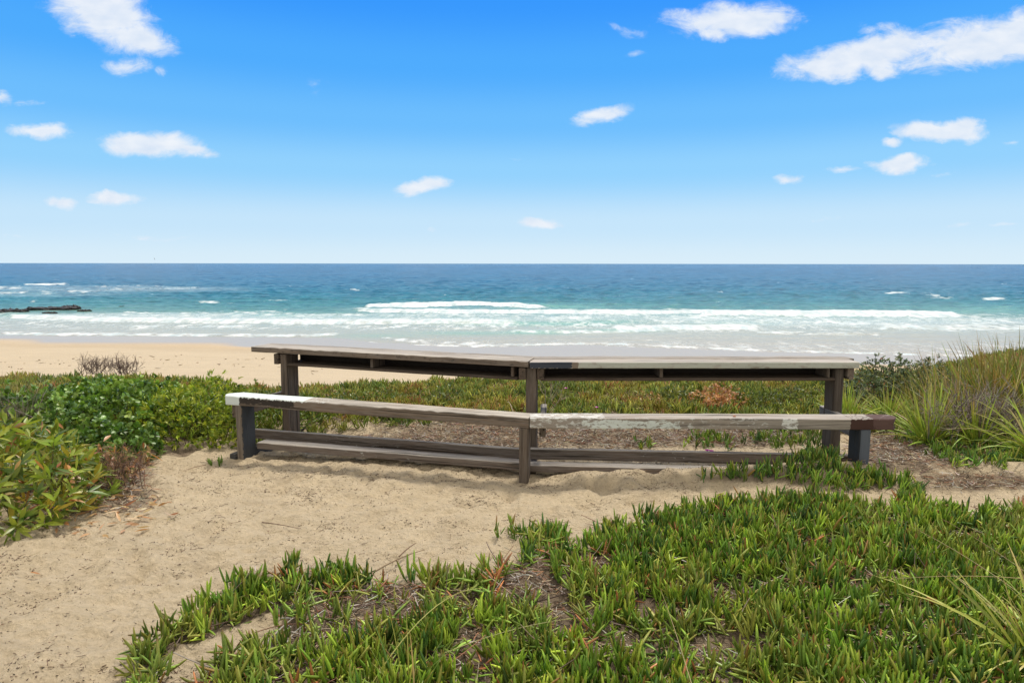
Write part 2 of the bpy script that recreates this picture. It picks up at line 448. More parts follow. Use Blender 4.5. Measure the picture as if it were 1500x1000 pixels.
# ------------------------------------------------------------------ sea
def sea():
    pys = np.concatenate([np.arange(545, 500, -0.30), np.arange(500, 436, -0.22), np.arange(436, 396, -0.32), np.arange(396, 386.9, -0.25)])
    Yr = np.array([at(750, y, -6.0)[1] for y in pys])
    Yr = np.concatenate([Yr, [15000, 40000, 70000]])
    us = np.concatenate([[-6, -4, -3, -2.2, -1.7, -1.4], np.linspace(-1.2, 1.2, 1250), [1.4, 1.7, 2.2, 3, 4, 6]])
    Yg, Ug = np.meshgrid(Yr, us, indexing='ij')
    Xg = Ug * Yg
    n, m = Yg.shape
    X, Y = Xg.ravel(), Yg.ravel()
    px, py = proj(X, Y, np.full(len(X), -6.0))
    pxw = px + 14 * perlin(px * 0.01, py * 0.08, 5)
    nA = fbm(px * 0.012, py * 0.16, 4, 101)             # long streaks
    nB = fbm(X * 0.35, Y * 0.35 + X * .03, 4, 111)      # metre-scale texture
    nC = fbm(px * 0.05, py * 0.35, 4, 121, 0.6)
    nD = fbm(px * 0.11, py * 0.7, 4, 125, 0.65)
    # ---- body colour by depth of water
    tint = np.array([0.92, 0.78, 0.62])
    rows = [386, 392, 400, 412, 424, 434, 442, 450, 458, 466, 474, 484, 494, 505, 520, 545]
    cols = np.array([lin(52, 98, 152), lin(50, 100, 152), lin(46, 104, 154), lin(46, 112, 156), lin(50, 124, 158), lin(58, 136, 160), lin(70, 146, 160), lin(88, 158, 164), lin(118, 174, 172), lin(160, 192, 186),
                     lin(184, 198, 190), lin(190, 196, 184), lin(192, 192, 178), lin(194, 190, 176), lin(196, 188, 172), lin(196, 186, 168)])
    shift = 5 * sst(-px, -450, -50) * sst(py, 445, 470) * 1.4 + 5 * nA
    pe = py + shift * sst(py, 395, 430)
    base = np.stack([np.interp(pe, rows, cols[:, i]) for i in range(3)], -1) * 0.74
    tw = sst(py, 450, 485)[:, None]
    base = base * (tint[None] * (1 - tw) + np.array([1.0, 0.97, 0.93])[None] * tw)
    milk = np.zeros(len(X))
    for (cx, cy, rx, ry, s) in ((900, 463, 480, 8, .45), (1250, 470, 330, 8, .5), (300, 466, 330, 8, .6), (640, 467, 250, 6, .45), (650, 454, 160, 6, .3), (120, 424, 260, 5, .35), (40, 432, 160, 4, .25)):
        milk = np.maximum(milk, s * sst(1.25 - ell(px, py, cx, cy, rx, ry), 0, .9))
    milk = np.clip(milk * (0.75 + 0.6 * nC + 0.3 * nD), 0, 1)
    base = base * (1 - milk)[:, None] + np.array(lin(206, 218, 214))[None] * milk[:, None] * 0.9
    # green backs of the small inner waves
    gp = np.zeros(len(X))
    for (cx, cy, rx, ry, s) in ((800, 474, 120, 3.2, .9), (880, 472, 60, 3, .8), (690, 488, 90, 3.5, .55), (780, 487, 60, 3, .8), (905, 484, 60, 2.5, .7), (560, 492, 70, 4, .35), (820, 449, 70, 4, .6), (1250, 459, 10, 4, .9), (1060, 474, 80, 3, .3), (420, 462, 60, 4, .3), (1440, 453, 70, 5, .5), (20, 462, 30, 5, .4)):
        gp = np.maximum(gp, s * np.exp(-ell(px, py, cx, cy, rx, ry)))
    base = base * (1 - gp)[:, None] + np.array(lin(118, 168, 146))[None] * gp[:, None]
    # ---- foam strokes: x0,y0 -> x1,y1 , half height, strength, raggedness
    foam = np.zeros(len(X)); dz = np.zeros(len(X))
    S = [  # x list, y centre list, upper half, lower half, strength, wave height
        ([535, 560, 640, 700, 760, 800], [450, 449, 447, 446, 448, 450], 2.4, 2.2, 1.0, .45),
        ([520, 600, 700, 800, 900, 1000, 1040], [455, 457, 457, 457, 458, 457.5, 456], 2.0, 2.2, .95, .35),
        ([780, 860, 960, 1020], [455, 455, 455, 454], 2.0, 2.0, .8, .0),
        ([1028, 1060, 1200, 1330, 1407], [459.5, 459.5, 460, 460.5, 462.5], 2.6, 2.8, 1.05, .6),
        ([10, 60, 150, 300, 430, 520, 640, 760], [465, 467, 470, 472, 473, 473, 472, 473], 3.0, 2.0, .9, .35),
        ([170, 260, 380, 430], [459, 461, 459, 455], 3.5, 6, .64, .0),
        ([300, 420, 520, 640, 760, 860], [464, 465, 463, 464, 466, 466], 4, 5, .58, .0),
        ([0, 90, 200, 330, 450, 500], [489.5, 491, 491, 492, 492.5, 490], 2.0, 1.4, .85, .10),
        ([0, 60, 180], [484, 486, 489], 2, 2, .4, .0),
        ([745, 780, 830, 880, 925], [485, 486, 486.5, 486, 485], 1.8, 1.5, .8, .15),
        ([900, 950, 1010, 1080, 1120], [482, 482, 480, 480, 481], 4.2, 3.0, .9, .22),
        ([900, 1000, 1110, 1200, 1300, 1420, 1500, 1700], [469, 471, 473, 474, 476, 480, 480, 480], 3, 4, .5, .1),
        ([1290, 1380, 1500, 1700], [478, 479, 480, 481], 3.2, 3.0, .82, .18),
        ([1100, 1200, 1290], [486, 488, 489], 2, 2, .7, .1),
        ([820, 960, 1050, 1180, 1400, 1500], [462, 463, 465, 466, 468, 468], 3, 4, .55, .0),
        ([560, 600, 650, 720, 770], [497, 500, 503, 506, 507], 3.0, 1.2, .72, .05),
        ([600, 700, 780, 850, 930, 1000, 1100, 1200, 1300, 1400, 1500, 1700], [505, 507.5, 505, 503, 504, 508, 512, 515, 518, 520, 522, 523], 1.6, 1.0, .8, .04),
        ([1000, 1150, 1300, 1500, 1700], [507, 510, 513, 516, 518], 4, 4, .42, .0),
        ([650, 760, 900, 1000], [500, 501, 499, 500], 3, 3, .30, .0),
        ([525, 545, 560], [500, 502, 503], 1.2, 1.0, .6, .0),
        ([28, 60, 96], [418.2, 417.8, 417.2], 1.1, 0.7, .9, .25), ([-40, 0, 34], [422.5, 422.5, 423], 1.2, 1.2, .8, .2), ([130, 170, 205, 290], [420.5, 419, 419, 423], 1.0, 1.5, .55, .0), ([-40, 40, 110, 160], [430, 429, 428, 424], 2.0, 3, .62, .0),
        ([100, 180, 250, 290], [427, 424, 422.5, 423.5], 1.0, 1.6, .62, .0), ([50, 60], [442, 442], 1.2, 1.2, .8, .0),
        ([293, 322], [442.6, 443.4], 1.0, .9, .85, .1), ([330, 352], [443.5, 445], .9, .9, .5, .1), ([370, 400, 430], [443, 441, 441], .8, .8, .5, .2), ([515, 528], [425, 425.5], 1.3, 1.0, .9, .2),
        ([385, 398], [406, 406.5], .8, .8, .6, 0), ([1298, 1326], [429, 428.6], 1.2, 1.0, .9, .2), ([1340, 1372], [430, 433], 1.6, 1.4, .7, .2), ([1350, 1398], [436, 436], 1.3, 1.2, .6, .1), ([1441, 1474], [437.5, 437], 1.1, 1.1, .9, .2),
        ([1045, 1056], [427, 427], 1.1, .8, .8, 0), ([1008, 1014], [429, 429], 1.0, .8, .6, 0), ([1046, 1056], [441.8, 442], 1.1, .8, .7, 0), ([1100, 1106], [426.5, 426.5], .9, .8, .5, 0), ([1122, 1130], [426, 426], .9, .8, .5, 0), ([1480, 1510], [449, 450], 1, .8, .6, .1),
        ([762, 770], [434, 434], 1.0, .8, .5, 0), ([1364, 1369], [407, 407], .8, .6, .5, 0), ([690, 740], [441, 442], 1.2, .8, .3, 0),
    ]
    for xs, yc_, uh, lh, st, wh in S:
        sel = (px > xs[0] - 40) & (px < xs[-1] + 40) & (np.abs(py - np.mean(yc_)) < 30)
        if not sel.any(): continue
        x, y = pxw[sel], py[sel]
        yc2 = np.interp(x, xs, yc_) + 0.8 * fbm(x * 0.03, x * 0, 3, 7 + int(xs[0]) % 50)
        e = np.minimum(sst(x, xs[0] - 6, xs[0] + 8), 1 - sst(x, xs[-1] - 12, xs[-1] + 10)) if xs[0] > -30 else 1 - sst(x, xs[-1] - 12, xs[-1] + 10)
        rag = 1 + 0.7 * fbm(x * 0.05, y * 0.3, 3, 17)
        dy = y - yc2
        f = np.where(dy < 0, 1 - sst(-dy, uh * 0.6 * rag, uh * 1.3 * rag), 1 - sst(dy, lh * 0.7 * rag, lh * 1.15 * rag)) * e * st
        tex = np.clip(1 - (1.15 - min(st, 1)) * 2.2 * (0.5 + nC[sel] * 1.3), 0, 1)
        foam[sel] = np.maximum(foam[sel], f * (tex if st < 0.9 else np.maximum(tex, 0.55 + 0.55 * nD[sel])))
        if wh > 0:
            wy = np.where(dy > 0, 1 - sst(dy, -lh * 0.1, lh * 0.9), 1 - sst(-dy, uh * 0.5, uh * 3.0))
            dz[sel] = np.maximum(dz[sel], wh * 0.75 * wy * e * (1 + 0.25 * fbm(x * 0.06, y * 0, 3, 27)))
    # lacy residual foam over the surf zone
    lace = np.abs(fbm(X * 0.28, Y * 0.16, 4, 131)); lace2 = np.abs(fbm(X * 0.9, Y * 0.45, 3, 141))
    zone = sst(py, 455, 462) * (1 - sst(py, 478, 492)) * (0.55 + 0.6 * sst(nA, -0.2, 0.4))
    zone = np.maximum(zone, 0.55 * sst(py, 492, 505) * (1 - sst(py, 515, 526)) * sst(px, 520, 700))
    foam = np.maximum(foam, zone * (1 - sst(np.minimum(lace * 1.2, lace2 * 1.4), 0.02, 0.20)) * 0.62)
    # ---- chop
    amp = 0.10 + 0.34 * sst(Y, 90, 180)
    amp = amp * (1 - sst(Y, 900, 2500)) * sst(Y - shore(X), 0, 30)
    ch = fbm(X * 0.05, Y * 0.16, 5, 151, 0.62)
    cz = amp * (ch + 0.55 * fbm(X * .25, Y * .5, 3, 161)) * 1.3
    cz = cz + 0.03 * fbm(X * 0.3, Y * 0.8, 3, 171) * sst(Y - shore(X), 0, 10)
    dark = np.clip(1 + 0.85 * fbm(px * 0.045, py * 0.50, 5, 181, 0.72) * sst(475 - py, 0, 30) + 0.35 * fbm(px * 0.012, py * 0.28, 3, 185, 0.6) * sst(465 - py, 0, 30), 0.35, 1.9)  # shading of the wave faces, painted into the water colour as noise
    # small scattered whitecaps and light streaks far out
    wc = fbm(px * 0.06, py * 0.7, 3, 191, 0.6)
    foam = np.maximum(foam, 0.55 * sst(wc, 0.50, 0.68) * sst(450 - py, 5, 20) * sst(py, 392, 410))
    base = np.clip(base * dark[:, None], 0.01, 0.95)
    Z = -6.0 + dz + cz
    V = np.stack([X, Y, Z], -1)
    idx = np.arange(n * m).reshape(n, m)
    Q = np.stack([idx[:-1, :-1], idx[:-1, 1:], idx[1:, 1:], idx[1:, :-1]], -1).reshape(-1, 4)
    m_, t, p, o = newmat('sea_water')
    t = T(t)
    a = t.n('ShaderNodeAttribute', attribute_name='col'); fo = t.n('ShaderNodeAttribute', attribute_name='foam')
    geo = t.n('ShaderNodeNewGeometry'); P = geo.outputs['Position']
    nn = t.noise(P, 1.6, 6, 0.7, (0.6, 0.10, 1))
    ff = t.ss(t.m('ADD', fo.outputs['Fac'], t.m('MULTIPLY_ADD', nn, 1.3, -0.65)), 0.14, 0.80)
    ff = t.m('MULTIPLY', ff, t.m('MULTIPLY', fo.outputs['Fac'], 5.0, clamp=True))
    foam_shade = t.noise(P, 1.6, 6, 0.7, (0.6, 0.12, 1))  # bluish grey shadows painted into the foam colour by noise
    c = t.mix(ff, a.outputs['Color'], t.mix(t.ss(foam_shade, 0.35, 0.62), (0.46, 0.55, 0.57), (0.74, 0.76, 0.76)))
    t.l(c, p.inputs['Base Color'])
    t.l(t.m('MULTIPLY_ADD', ff, 0.5, 0.22), p.inputs['Roughness'])
    p.inputs['IOR'].default_value = 1.33
    p.inputs['Specular IOR Level'].default_value = 0.28
    w1 = t.noise(P, 0.35, 6, 0.62, (0.6, 1.3, 1)); w2 = t.noise(P, 1.6, 4, 0.6, (0.7, 1.3, 1))
    hh = t.m('ADD', t.m('MULTIPLY', w1, 1.0), t.m('MULTIPLY', w2, 0.25))
    t.l(t.bump(hh, 0.8, 0.9), p.inputs['Normal'])
    ob = mesh_np('sea', V, Q, m_, col=base, extra={'foam': foam})
    tag(ob, 'blue green surf sea with white breakers reaching the wet sand', 'sea', kind='structure')
sea()

# ------------------------------------------------------------------ rocks in the surf
def rock_mat():
    m_, t, p, o = newmat('dark_rock')
    t = T(t); geo = t.n('ShaderNodeNewGeometry'); P = geo.outputs['Position']
    n1_ = t.noise(P, 1.5, 6, 0.65)
    t.l(t.mix(t.ss(n1_, 0.35, 0.7), (0.018, 0.02, 0.026), (0.085, 0.075, 0.07)), p.inputs['Base Color'])
    p.inputs['Roughness'].default_value = 0.5
    t.l(t.bump(n1_, 1.0, 0.6), p.inputs['Normal'])
    return m_
RM = rock_mat()
def rock(cx, cy, lx, ly, lz, seed, label):
    nu, nv = 72, 28
    th = np.linspace(0, 2 * np.pi, nu, endpoint=False); ph = np.linspace(0.02, np.pi * 0.62, nv)
    TH, PH = np.meshgrid(th, ph, indexing='xy')
    d = np.stack([np.cos(TH) * np.sin(PH), np.sin(TH) * np.sin(PH), np.cos(PH)], -1)
    r = 1 + 0.55 * fbm(d[..., 0] * 2 + seed, d[..., 1] * 2 + d[..., 2] * 1.3, 4, seed)
    z = np.minimum(d[..., 2] * r, 0.62 + 0.25 * fbm(d[..., 0] * 4 + seed, d[..., 1] * 4, 3, seed + 5))
    z = z * (0.65 + 0.6 * fbm(d[..., 0] * 5 + seed, d[..., 1] * 3, 3, seed + 3) + 0.25)
    V = np.stack([d[..., 0] * r * lx, d[..., 1] * r * ly, z * lz], -1).reshape(-1, 3)
    idx = np.arange(nu * nv).reshape(nv, nu); nx = np.roll(idx, -1, 1)
    Q = np.stack([idx[:-1], idx[1:], nx[1:], nx[:-1]], -1).reshape(-1, 4)
    o = mesh_np('sea_rock', V, Q, RM, smooth=False)
    o.location = (cx, cy, -6.05)
    tag(o, label, 'rock', 'rocks in the surf')
for (px_, py_, lx, ly, lz, sd, lab) in (
        (74, 454.5, 4.0, 1.6, 0.75, 3, 'long low black rock ledge among the foam, largest of the rocks'),
        (104, 453.5, 1.5, 1.2, 0.95, 9, 'black rock hump at the seaward end of the long ledge'),
        (15, 458, 2.4, 1.2, 0.75, 5, 'brownish low rock at the very edge of the picture'),
        (72, 459.5, 1.1, .6, .35, 6, 'small flat dark rock in front of the long ledge'),
        (124, 456.5, 1.0, .6, .45, 7, 'small dark rock just off the end of the ledge'),
        (178, 450.5, .55, .4, .35, 8, 'tiny dark rock standing apart in the water')):
    X_, Y_ = at(px_, py_, -6.0)
    rock(X_, Y_, lx, ly, lz, sd, lab)

# ------------------------------------------------------------------ weathered timber
def wood(name, top=(0.45, 0.405, 0.35), side=(0.155, 0.118, 0.088), dark=(0.032, 0.024, 0.018), zones=(), zup='z', pale=0.35):
    """zones: (axis mins/maxs dict, colour, flake threshold, face) in the board's own coordinates"""
    m_, t, p, o = newmat(name)
    t = T(t)
    tcd = t.n('ShaderNodeTexCoord'); oi = t.n('ShaderNodeObjectInfo')
    off = t.n('ShaderNodeVectorMath', operation='MULTIPLY_ADD')
    cx = t.n('ShaderNodeCombineXYZ')
    for i in range(3): t.l(t.m('MULTIPLY', oi.outputs['Random'], 37.0 + 11 * i), cx.inputs[i])
    off.inputs[1].default_value = (1, 1, 1)
    t.l(tcd.outputs['Object'], off.inputs[0]); t.l(cx.outputs[0], off.inputs[2])
    P = off.outputs[0]
    grain = t.noise(P, 60, 5, 0.65, (0.035, 1, 1), 0.6)
    fine_ = t.noise(P, 260, 3, 0.6, (0.03, 1, 1))
    blot = t.noise(P, 5, 5, 0.6, (0.45, 1.5, 1.5))
    crack = t.ss(t.noise(P, 38, 3, 0.5, (0.022, 1, 1), 0.4), 0.60, 0.66)
    sepn = t.n('ShaderNodeSeparateXYZ'); t.l(tcd.outputs['Normal'], sepn.inputs[0])
    sepp = t.n('ShaderNodeSeparateXYZ'); t.l(tcd.outputs['Object'], sepp.inputs[0])
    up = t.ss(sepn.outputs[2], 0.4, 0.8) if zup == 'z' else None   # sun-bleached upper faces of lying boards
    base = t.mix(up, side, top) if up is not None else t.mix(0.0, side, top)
    c = t.mix(t.m('MULTIPLY', t.ss(grain, 0.42, 0.70), 0.72), base, dark)
    c = t.mix(t.m('MULTIPLY', t.ss(blot, 0.45, 0.75), 0.40), c, (side[0] * 1.25, side[1] * 1.02, side[2] * 0.86))
    c = t.mix(t.m('MULTIPLY', t.ss(fine_, 0.4, 0.7), pale * 0.8), c, (0.36, 0.34, 0.315))
    c = t.mix(t.m('MULTIPLY', crack, 0.85), c, (0.03, 0.023, 0.018))
    h = t.m('ADD', t.m('MULTIPLY', grain, -0.5), t.m('MULTIPLY', fine_, -0.25))
    h = t.m('ADD', h, t.m('MULTIPLY', crack, -1.0))
    en = t.noise(P, 55, 4, 0.6); fl = t.noise(P, 46, 7, 0.72, (0.42, 1, 1), 0.5)
    rough = t.m('ADD', 0.85, 0.0)
    for zd, zc_, flake, face in zones:
        f = None
        for ax, (lo, hi_) in zd.items():
            q = t.m('ADD', sepp.outputs['xyz'.index(ax)], t.m('MULTIPLY_ADD', en, 0.040, -0.020))
            for lim, sg in ((lo, 1), (hi_, -1)):
                if lim is None: continue
                g = t.ss(q, lim - 0.002, lim + 0.002) if sg > 0 else t.m('SUBTRACT', 1.0, t.ss(q, lim - 0.002, lim + 0.002))
                f = g if f is None else t.m('MULTIPLY', f, g)
        if face:
            ax, sg = face
            g = t.ss(t.m('MULTIPLY', sepn.outputs['xyz'.index(ax)], sg), 0.3, 0.6)
            f = g if f is None else t.m('MULTIPLY', f, g)
        if flake > 0:
            f = t.m('MULTIPLY', f, t.ss(fl, flake - 0.03, flake + 0.03))
        pc = t.mix(t.m('MULTIPLY', t.ss(grain, 0.35, 0.75), 0.28), zc_, tuple(x * 0.6 for x in zc_))
        c = t.mix(f, c, pc)
    t.l(c, p.inputs['Base Color'])
    p.inputs['Roughness'].default_value = 0.85
    p.inputs['Specular IOR Level'].default_value = 0.25
    t.l(t.bump(h, 0.8, 0.006), p.inputs['Normal'])
    return m_

def beam(name, origin, ax, ay, L, w, t, mat, parent, bev=0.004, wob=0.0015, cham=None, step=0.05, seed=None, label=None, bow=0.0, wear=0.0):
    """board with its own frame: x 0..L along the grain, y 0..w, z 0..t ; worn edges, slightly uneven faces"""
    seed = int(rng.integers(0, 900)) if seed is None else seed
    ax = Vector(ax).normalized(); ay = Vector(ay); ay = (ay - ax * ay.dot(ax)).normalized(); az_ = ax.cross(ay)
    nx_ = max(2, int(L / step)); xs = np.linspace(0, L, nx_ + 1)
    xs = np.concatenate([[0, bev * 0.7], xs[1:-1], [L - bev * 0.7, L]])
    def side(a, b, n): return [a + (b - a) * i / n for i in range(n + 1)]
    ring = []
    ny = max(1, int(w / 0.035)); nz = max(1, int(t / 0.035))
    for y in side(bev, w - bev, ny): ring.append((y, 0.0))
    for z in side(bev, t - bev, nz): ring.append((w, z))
    for y in side(w - bev, bev, ny): ring.append((y, t))
    for z in side(t - bev, bev, nz): ring.append((0.0, z))
    ring = np.array(ring); k = len(ring)
    V = np.zeros((len(xs), k, 3))
    for i, x in enumerate(xs):
        s = 1 - (2 * bev * 0.8 / w if i in (0, len(xs) - 1) else 0); s2 = 1 - (2 * bev * 0.8 / t if i in (0, len(xs) - 1) else 0)
        V[i, :, 0] = x
        V[i, :, 1] = w / 2 + (ring[:, 0] - w / 2) * s
        V[i, :, 2] = t / 2 + (ring[:, 1] - t / 2) * s2
    nzs = fbm(V[..., 0] * 3 + seed, (V[..., 1] + V[..., 2] * 1.7) * 14, 3, seed % 40)
    nzf = fbm(V[..., 0] * 18 + seed, (V[..., 1] - V[..., 2] * 1.3) * 40, 3, seed % 37)
    V[..., 1] += wob * (nzs + nzf * 0.6) * 1.6
    V[..., 2] += wob * np.roll(nzs, k // 3, 1) * 1.6 + wob * nzf * 0.6
    if wear:   # chewed front-top edge
        ed = np.exp(-((V[..., 1]) / 0.012) ** 2) * np.exp(-((V[..., 2] - t) / 0.014) ** 2)
        V[..., 2] -= wear * ed * np.clip(0.3 + fbm(V[..., 0] * 22, V[..., 0] * 0, 3, seed % 30), 0, 1)
    V[..., 2] += bow * ((V[..., 0] / L * 2 - 1) ** 2)
    if cham:
        for endx, cy0, c in cham:      # endx 'lo'/'hi', from side y=0 ('f') or y=w ('b')
            yy = V[..., 1] if cy0 == 'f' else w - V[..., 1]
            cut = np.clip(c[1] - yy, 0, None) * (c[0] / c[1])
            if endx == 'hi': V[..., 0] = np.minimum(V[..., 0], L - cut)
            else: V[..., 0] = np.maximum(V[..., 0], cut)
    idx = np.arange(len(xs) * k).reshape(len(xs), k); nxr = np.roll(idx, -1, 1)
    faces = np.stack([idx[:-1], nxr[:-1], nxr[1:], idx[1:]], -1).reshape(-1, 4)
    me = bpy.data.meshes.new(name)
    fl_ = [tuple(f[::-1]) for f in faces.tolist()] + [tuple(idx[0].tolist()), tuple(idx[-1].tolist()[::-1])]
    me.from_pydata(V.reshape(-1, 3).tolist(), [], fl_)
    me.update()
    me.polygons.foreach_set('use_smooth', np.ones(len(me.polygons), bool))
    me.set_sharp_from_angle(angle=math.radians(30))
    me.materials.append(mat)
    o = bpy.data.objects.new(name, me); C.objects.link(o)
    M = Matrix((ax, ay, az_)).transposed().to_4x4(); M.translation = Vector(origin)
    o.parent = parent
    o.matrix_world = M if parent is None else Matrix.Identity(4)
    o.matrix_parent_inverse = Matrix.Identity(4)
    o.matrix_basis = (Matrix.Translation(-parent.location) @ M) if parent else M
    if label: o['label'] = label
    return o

def build_table():
    root = empty('picnic_table', (0.12, 4.9, 0.0))
    tag(root, 'weathered grey timber bar table with its long bench, bent in the middle, facing the sea', 'picnic table')
    plain = wood('aged_timber', side=(0.115, 0.088, 0.067), pale=0.2)
    darkw = wood('painted_shade_timber', side=(0.085, 0.062, 0.045), top=(0.12, 0.09, 0.065), pale=0.08)  # darker copy: shade under the table is put into the timber colour
    blackw = wood('painted_shade_shelf_back', side=(0.02, 0.015, 0.012), top=(0.03, 0.023, 0.018), pale=0.03)  # near-black: shade of the shelf recess painted into the board colour
    rough_ = wood('sawn_timber', side=(0.15, 0.12, 0.095), top=(0.34, 0.30, 0.255))
    legw = wood('upright_timber', side=(0.115, 0.088, 0.067), pale=0.2, zup='')
    S = lambda p0, p1: (Vector(p1) - Vector(p0))
    def wing(p0, p1):
        d = S(p0, p1); return d, Vector((-d.y, d.x, 0)).normalized(), d.length
    # ---- seats
    tS = 0.074; wS = 0.148; top = 0.45
    l0, l1 = (-2.262, 5.245, top), (0.112, 4.467, top)
    d, n_, L = wing(l0, l1)
    whitepaint = (0.60, 0.66, 0.64)
    mL = wood('seat_timber_white_end', zones=(
        ({'x': (0.16, 0.655), 'z': (0.016, 0.064)}, (0.040, 0.033, 0.028), 0.40, ('y', -1)),
        ({'x': (None, 0.16)}, whitepaint, 0, None),
        ({'x': (None, 0.74), 'z': (0.064, None)}, (0.66, 0.71, 0.69), 0.0, None),
        ({'x': (0.74, 0.95), 'z': (0.066, None)}, (0.60, 0.62, 0.60), 0.58, None)))
    beam('seat', Vector(l0) - Vector((0, 0, tS)), d, n_, L, wS, tS, mL, root, bev=0.005, wob=0.002, cham=[('lo', 'f', (0.03, 0.05)), ('lo', 'b', (0.10, 0.06))], label='bench seat beam with its outer end painted white', wear=0.012)
    r0, r1 = (0.119, 4.465, top), (2.585, 4.437, top)
    d2, n2_, L2 = wing(r0, r1)
    mR = wood('seat_timber_brown_end', top=(0.44, 0.40, 0.36), side=(0.27, 0.235, 0.20), zones=(
        ({'x': (0.0, 1.1)}, (0.52, 0.52, 0.49), 0.55, ('y', -1)),
        ({'x': (0.35, 1.0), 'z': (None, 0.060)}, (0.56, 0.60, 0.57), 0.47, ('y', -1)),
        ({'x': (1.0, 1.6)}, (0.46, 0.45, 0.42), 0.58, ('y', -1)),
        ({'x': (1.68, 1.78)}, (0.60, 0.60, 0.57), 0.46, ('y', -1)),
        ({'x': (0.0, 0.5), 'z': (0.068, None)}, (0.62, 0.62, 0.60), 0.50, None),
        ({'x': (2.13, None), 'z': (None, 0.071)}, (0.060, 0.030, 0.024), 0, None),
        ({'x': (2.28, None)}, (0.10, 0.058, 0.050), 0.40, None)))
    beam('seat', Vector(r0) - Vector((0, 0, tS)), d2, n2_, L2, wS, tS, mR, root, bev=0.005, wob=0.002, cham=[('hi', 'f', (0.055, 0.06)), ('hi', 'b', (0.03, 0.03))], label='bench seat beam with flaking paint and a dark brown end')
    # ---- table top planks
    tT = 0.046; zt = 0.75
    a0, a1 = (-2.252, 5.845, zt), (0.118, 4.968, zt)
    d3, n3_, L3 = wing(a0, a1)
    mT = wood('table_timber_pitted', zones=(({'z': (0.012, 0.036)}, (0.05, 0.042, 0.036), 0.585, ('y', -1)),))
    beam('table_plank', Vector(a0) + Vector((0, 0, 0.008 - tT)), d3, n3_, L3, 0.205, tT, mT, root, wob=0.0022, cham=[('hi', 'b', (0.02, 0.2))], label='front plank of the tabletop, pitted along its edge', wear=0.008)
    o2 = Vector(a0) + n3_ * 0.206 - d3.normalized() * 0.02
    beam('table_plank', o2 + Vector((0, 0, -tT)), d3, n3_, L3 + 0.03, 0.09, tT + 0.004, rough_, root, wob=0.0025)
    b0, b1 = (0.132, 4.966, zt), (2.570, 4.992, zt)
    d4, n4_, L4 = wing(b0, b1)
    mT2 = wood('table_timber_pale', top=(0.45, 0.405, 0.36), side=(0.36, 0.34, 0.29), dark=(0.17, 0.145, 0.12), zones=(
        ({'x': (None, 0.31), 'z': (0.0, None)}, (0.045, 0.052, 0.068), 0, ('y', -1)),
        ({'x': (0.31, 0.36)}, (0.20, 0.16, 0.125), 0, ('y', -1)),
        ({'x': (0.36, None)}, (0.41, 0.42, 0.36), 0.44, ('y', -1))))
    beam('table_plank', Vector(b0) - Vector((0, 0, tT)), d4, n4_, L4, 0.17, tT, mT2, root, wob=0.0016, label='front plank of the tabletop, pale edge with a slate painted end')
    o3 = Vector(b0) + n4_ * 0.1712
    beam('table_plank', o3 - Vector((0, 0, tT)), d4, n4_, L4 + 0.045, 0.135, tT + 0.003, rough_, root, wob=0.0025, cham=[('hi', 'b', (0.04, 0.05))])
    # ---- shelves under the top
    for (o_, dd, nn, LL, xa, xb) in ((Vector(a0), d3, n3_, L3, 0.285, L3 - 0.10), (Vector(b0), d4, n4_, L4, 0.085, L4 - 0.155)):
        u_ = dd.normalized()
        oo = o_ + u_ * xa + nn * 0.045; oo.z = 0.603
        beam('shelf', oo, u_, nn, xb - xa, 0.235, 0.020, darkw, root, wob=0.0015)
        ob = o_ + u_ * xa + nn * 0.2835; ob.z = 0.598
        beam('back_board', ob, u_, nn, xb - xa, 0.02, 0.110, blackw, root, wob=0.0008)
        for q in (0.415, 0.985):
            om = o_ + u_ * (xa + (xb - xa) * q) + nn * 0.06; om.z = 0.6245
            beam('divider', om, (0, 0, 1), nn, 0.076, 0.19, 0.026, legw, root, wob=0.0008)
    # ---- legs: post(x0,x1 front face, front y, depth direction)
    def leg(xr, y, nn, z0, z1, wdt, mat, dep=0.15, label=None, bev=0.006):
        o_ = Vector((xr, y, z0))
        return beam('leg', o_, (0, 0, 1), nn, z1 - z0, dep, wdt, mat, root, bev=bev, wob=0.002, label=label)
    slate = (0.050, 0.055, 0.062)
    mSl = wood('leg_timber_dark_side', side=(0.19, 0.155, 0.12), zup='', zones=(({'x': (None, None), 'y': (0.004, None)}, slate, 0, ('z', -1)),))
    mSr = wood('leg_timber_slate', side=(0.10, 0.10, 0.105), zup='', zones=(({'y': (-0.05, 0.5)}, (0.10, 0.112, 0.135), 0.30, ('y', -1)), ({'y': (-0.05, 0.5)}, (0.035, 0.038, 0.045), 0.30, ('z', 1))))
    zs = top - tS - 0.001
    u1, u2 = d.normalized(), d2.normalized()
    pL = Vector(l1) - u1 * 2.325 + n_ * 0.004
    leg(pL.x, pL.y, n_, -0.45, zs, 0.060, mSl, 0.155, 'bench leg plank with its inner side painted slate')
    mid = Vector((0.112, 4.475, 0))
    leg(mid.x, mid.y, Vector((0.12, 1, 0)).normalized(), -0.45, zs, 0.064, legw, 0.15)
    leg(2.392, 4.447, n2_, -0.40, zs, 0.074, mSr, 0.15, 'bench leg plank painted slate blue')
    zt2 = zt - tT - 0.001
    pT = Vector(a1) - d3.normalized() * 2.19 + n3_ * 0.03
    leg(pT.x, pT.y, n3_, -0.5, zt2, 0.062, legw, 0.165, 'stout tabletop leg of brown grey plank')
    leg(0.183, 5.005, Vector((0.1, 1, 0)).normalized(), -0.45, zt2, 0.080, legw, 0.16)
    leg(2.490, 5.04, Vector((-0.06, 1, 0)).normalized(), -0.45, zt2, 0.076, wood('leg_timber_grey', side=(0.080, 0.064, 0.051), pale=0.10, zup=''), 0.16, 'rounded dark grey tabletop leg with a split', 0.018)
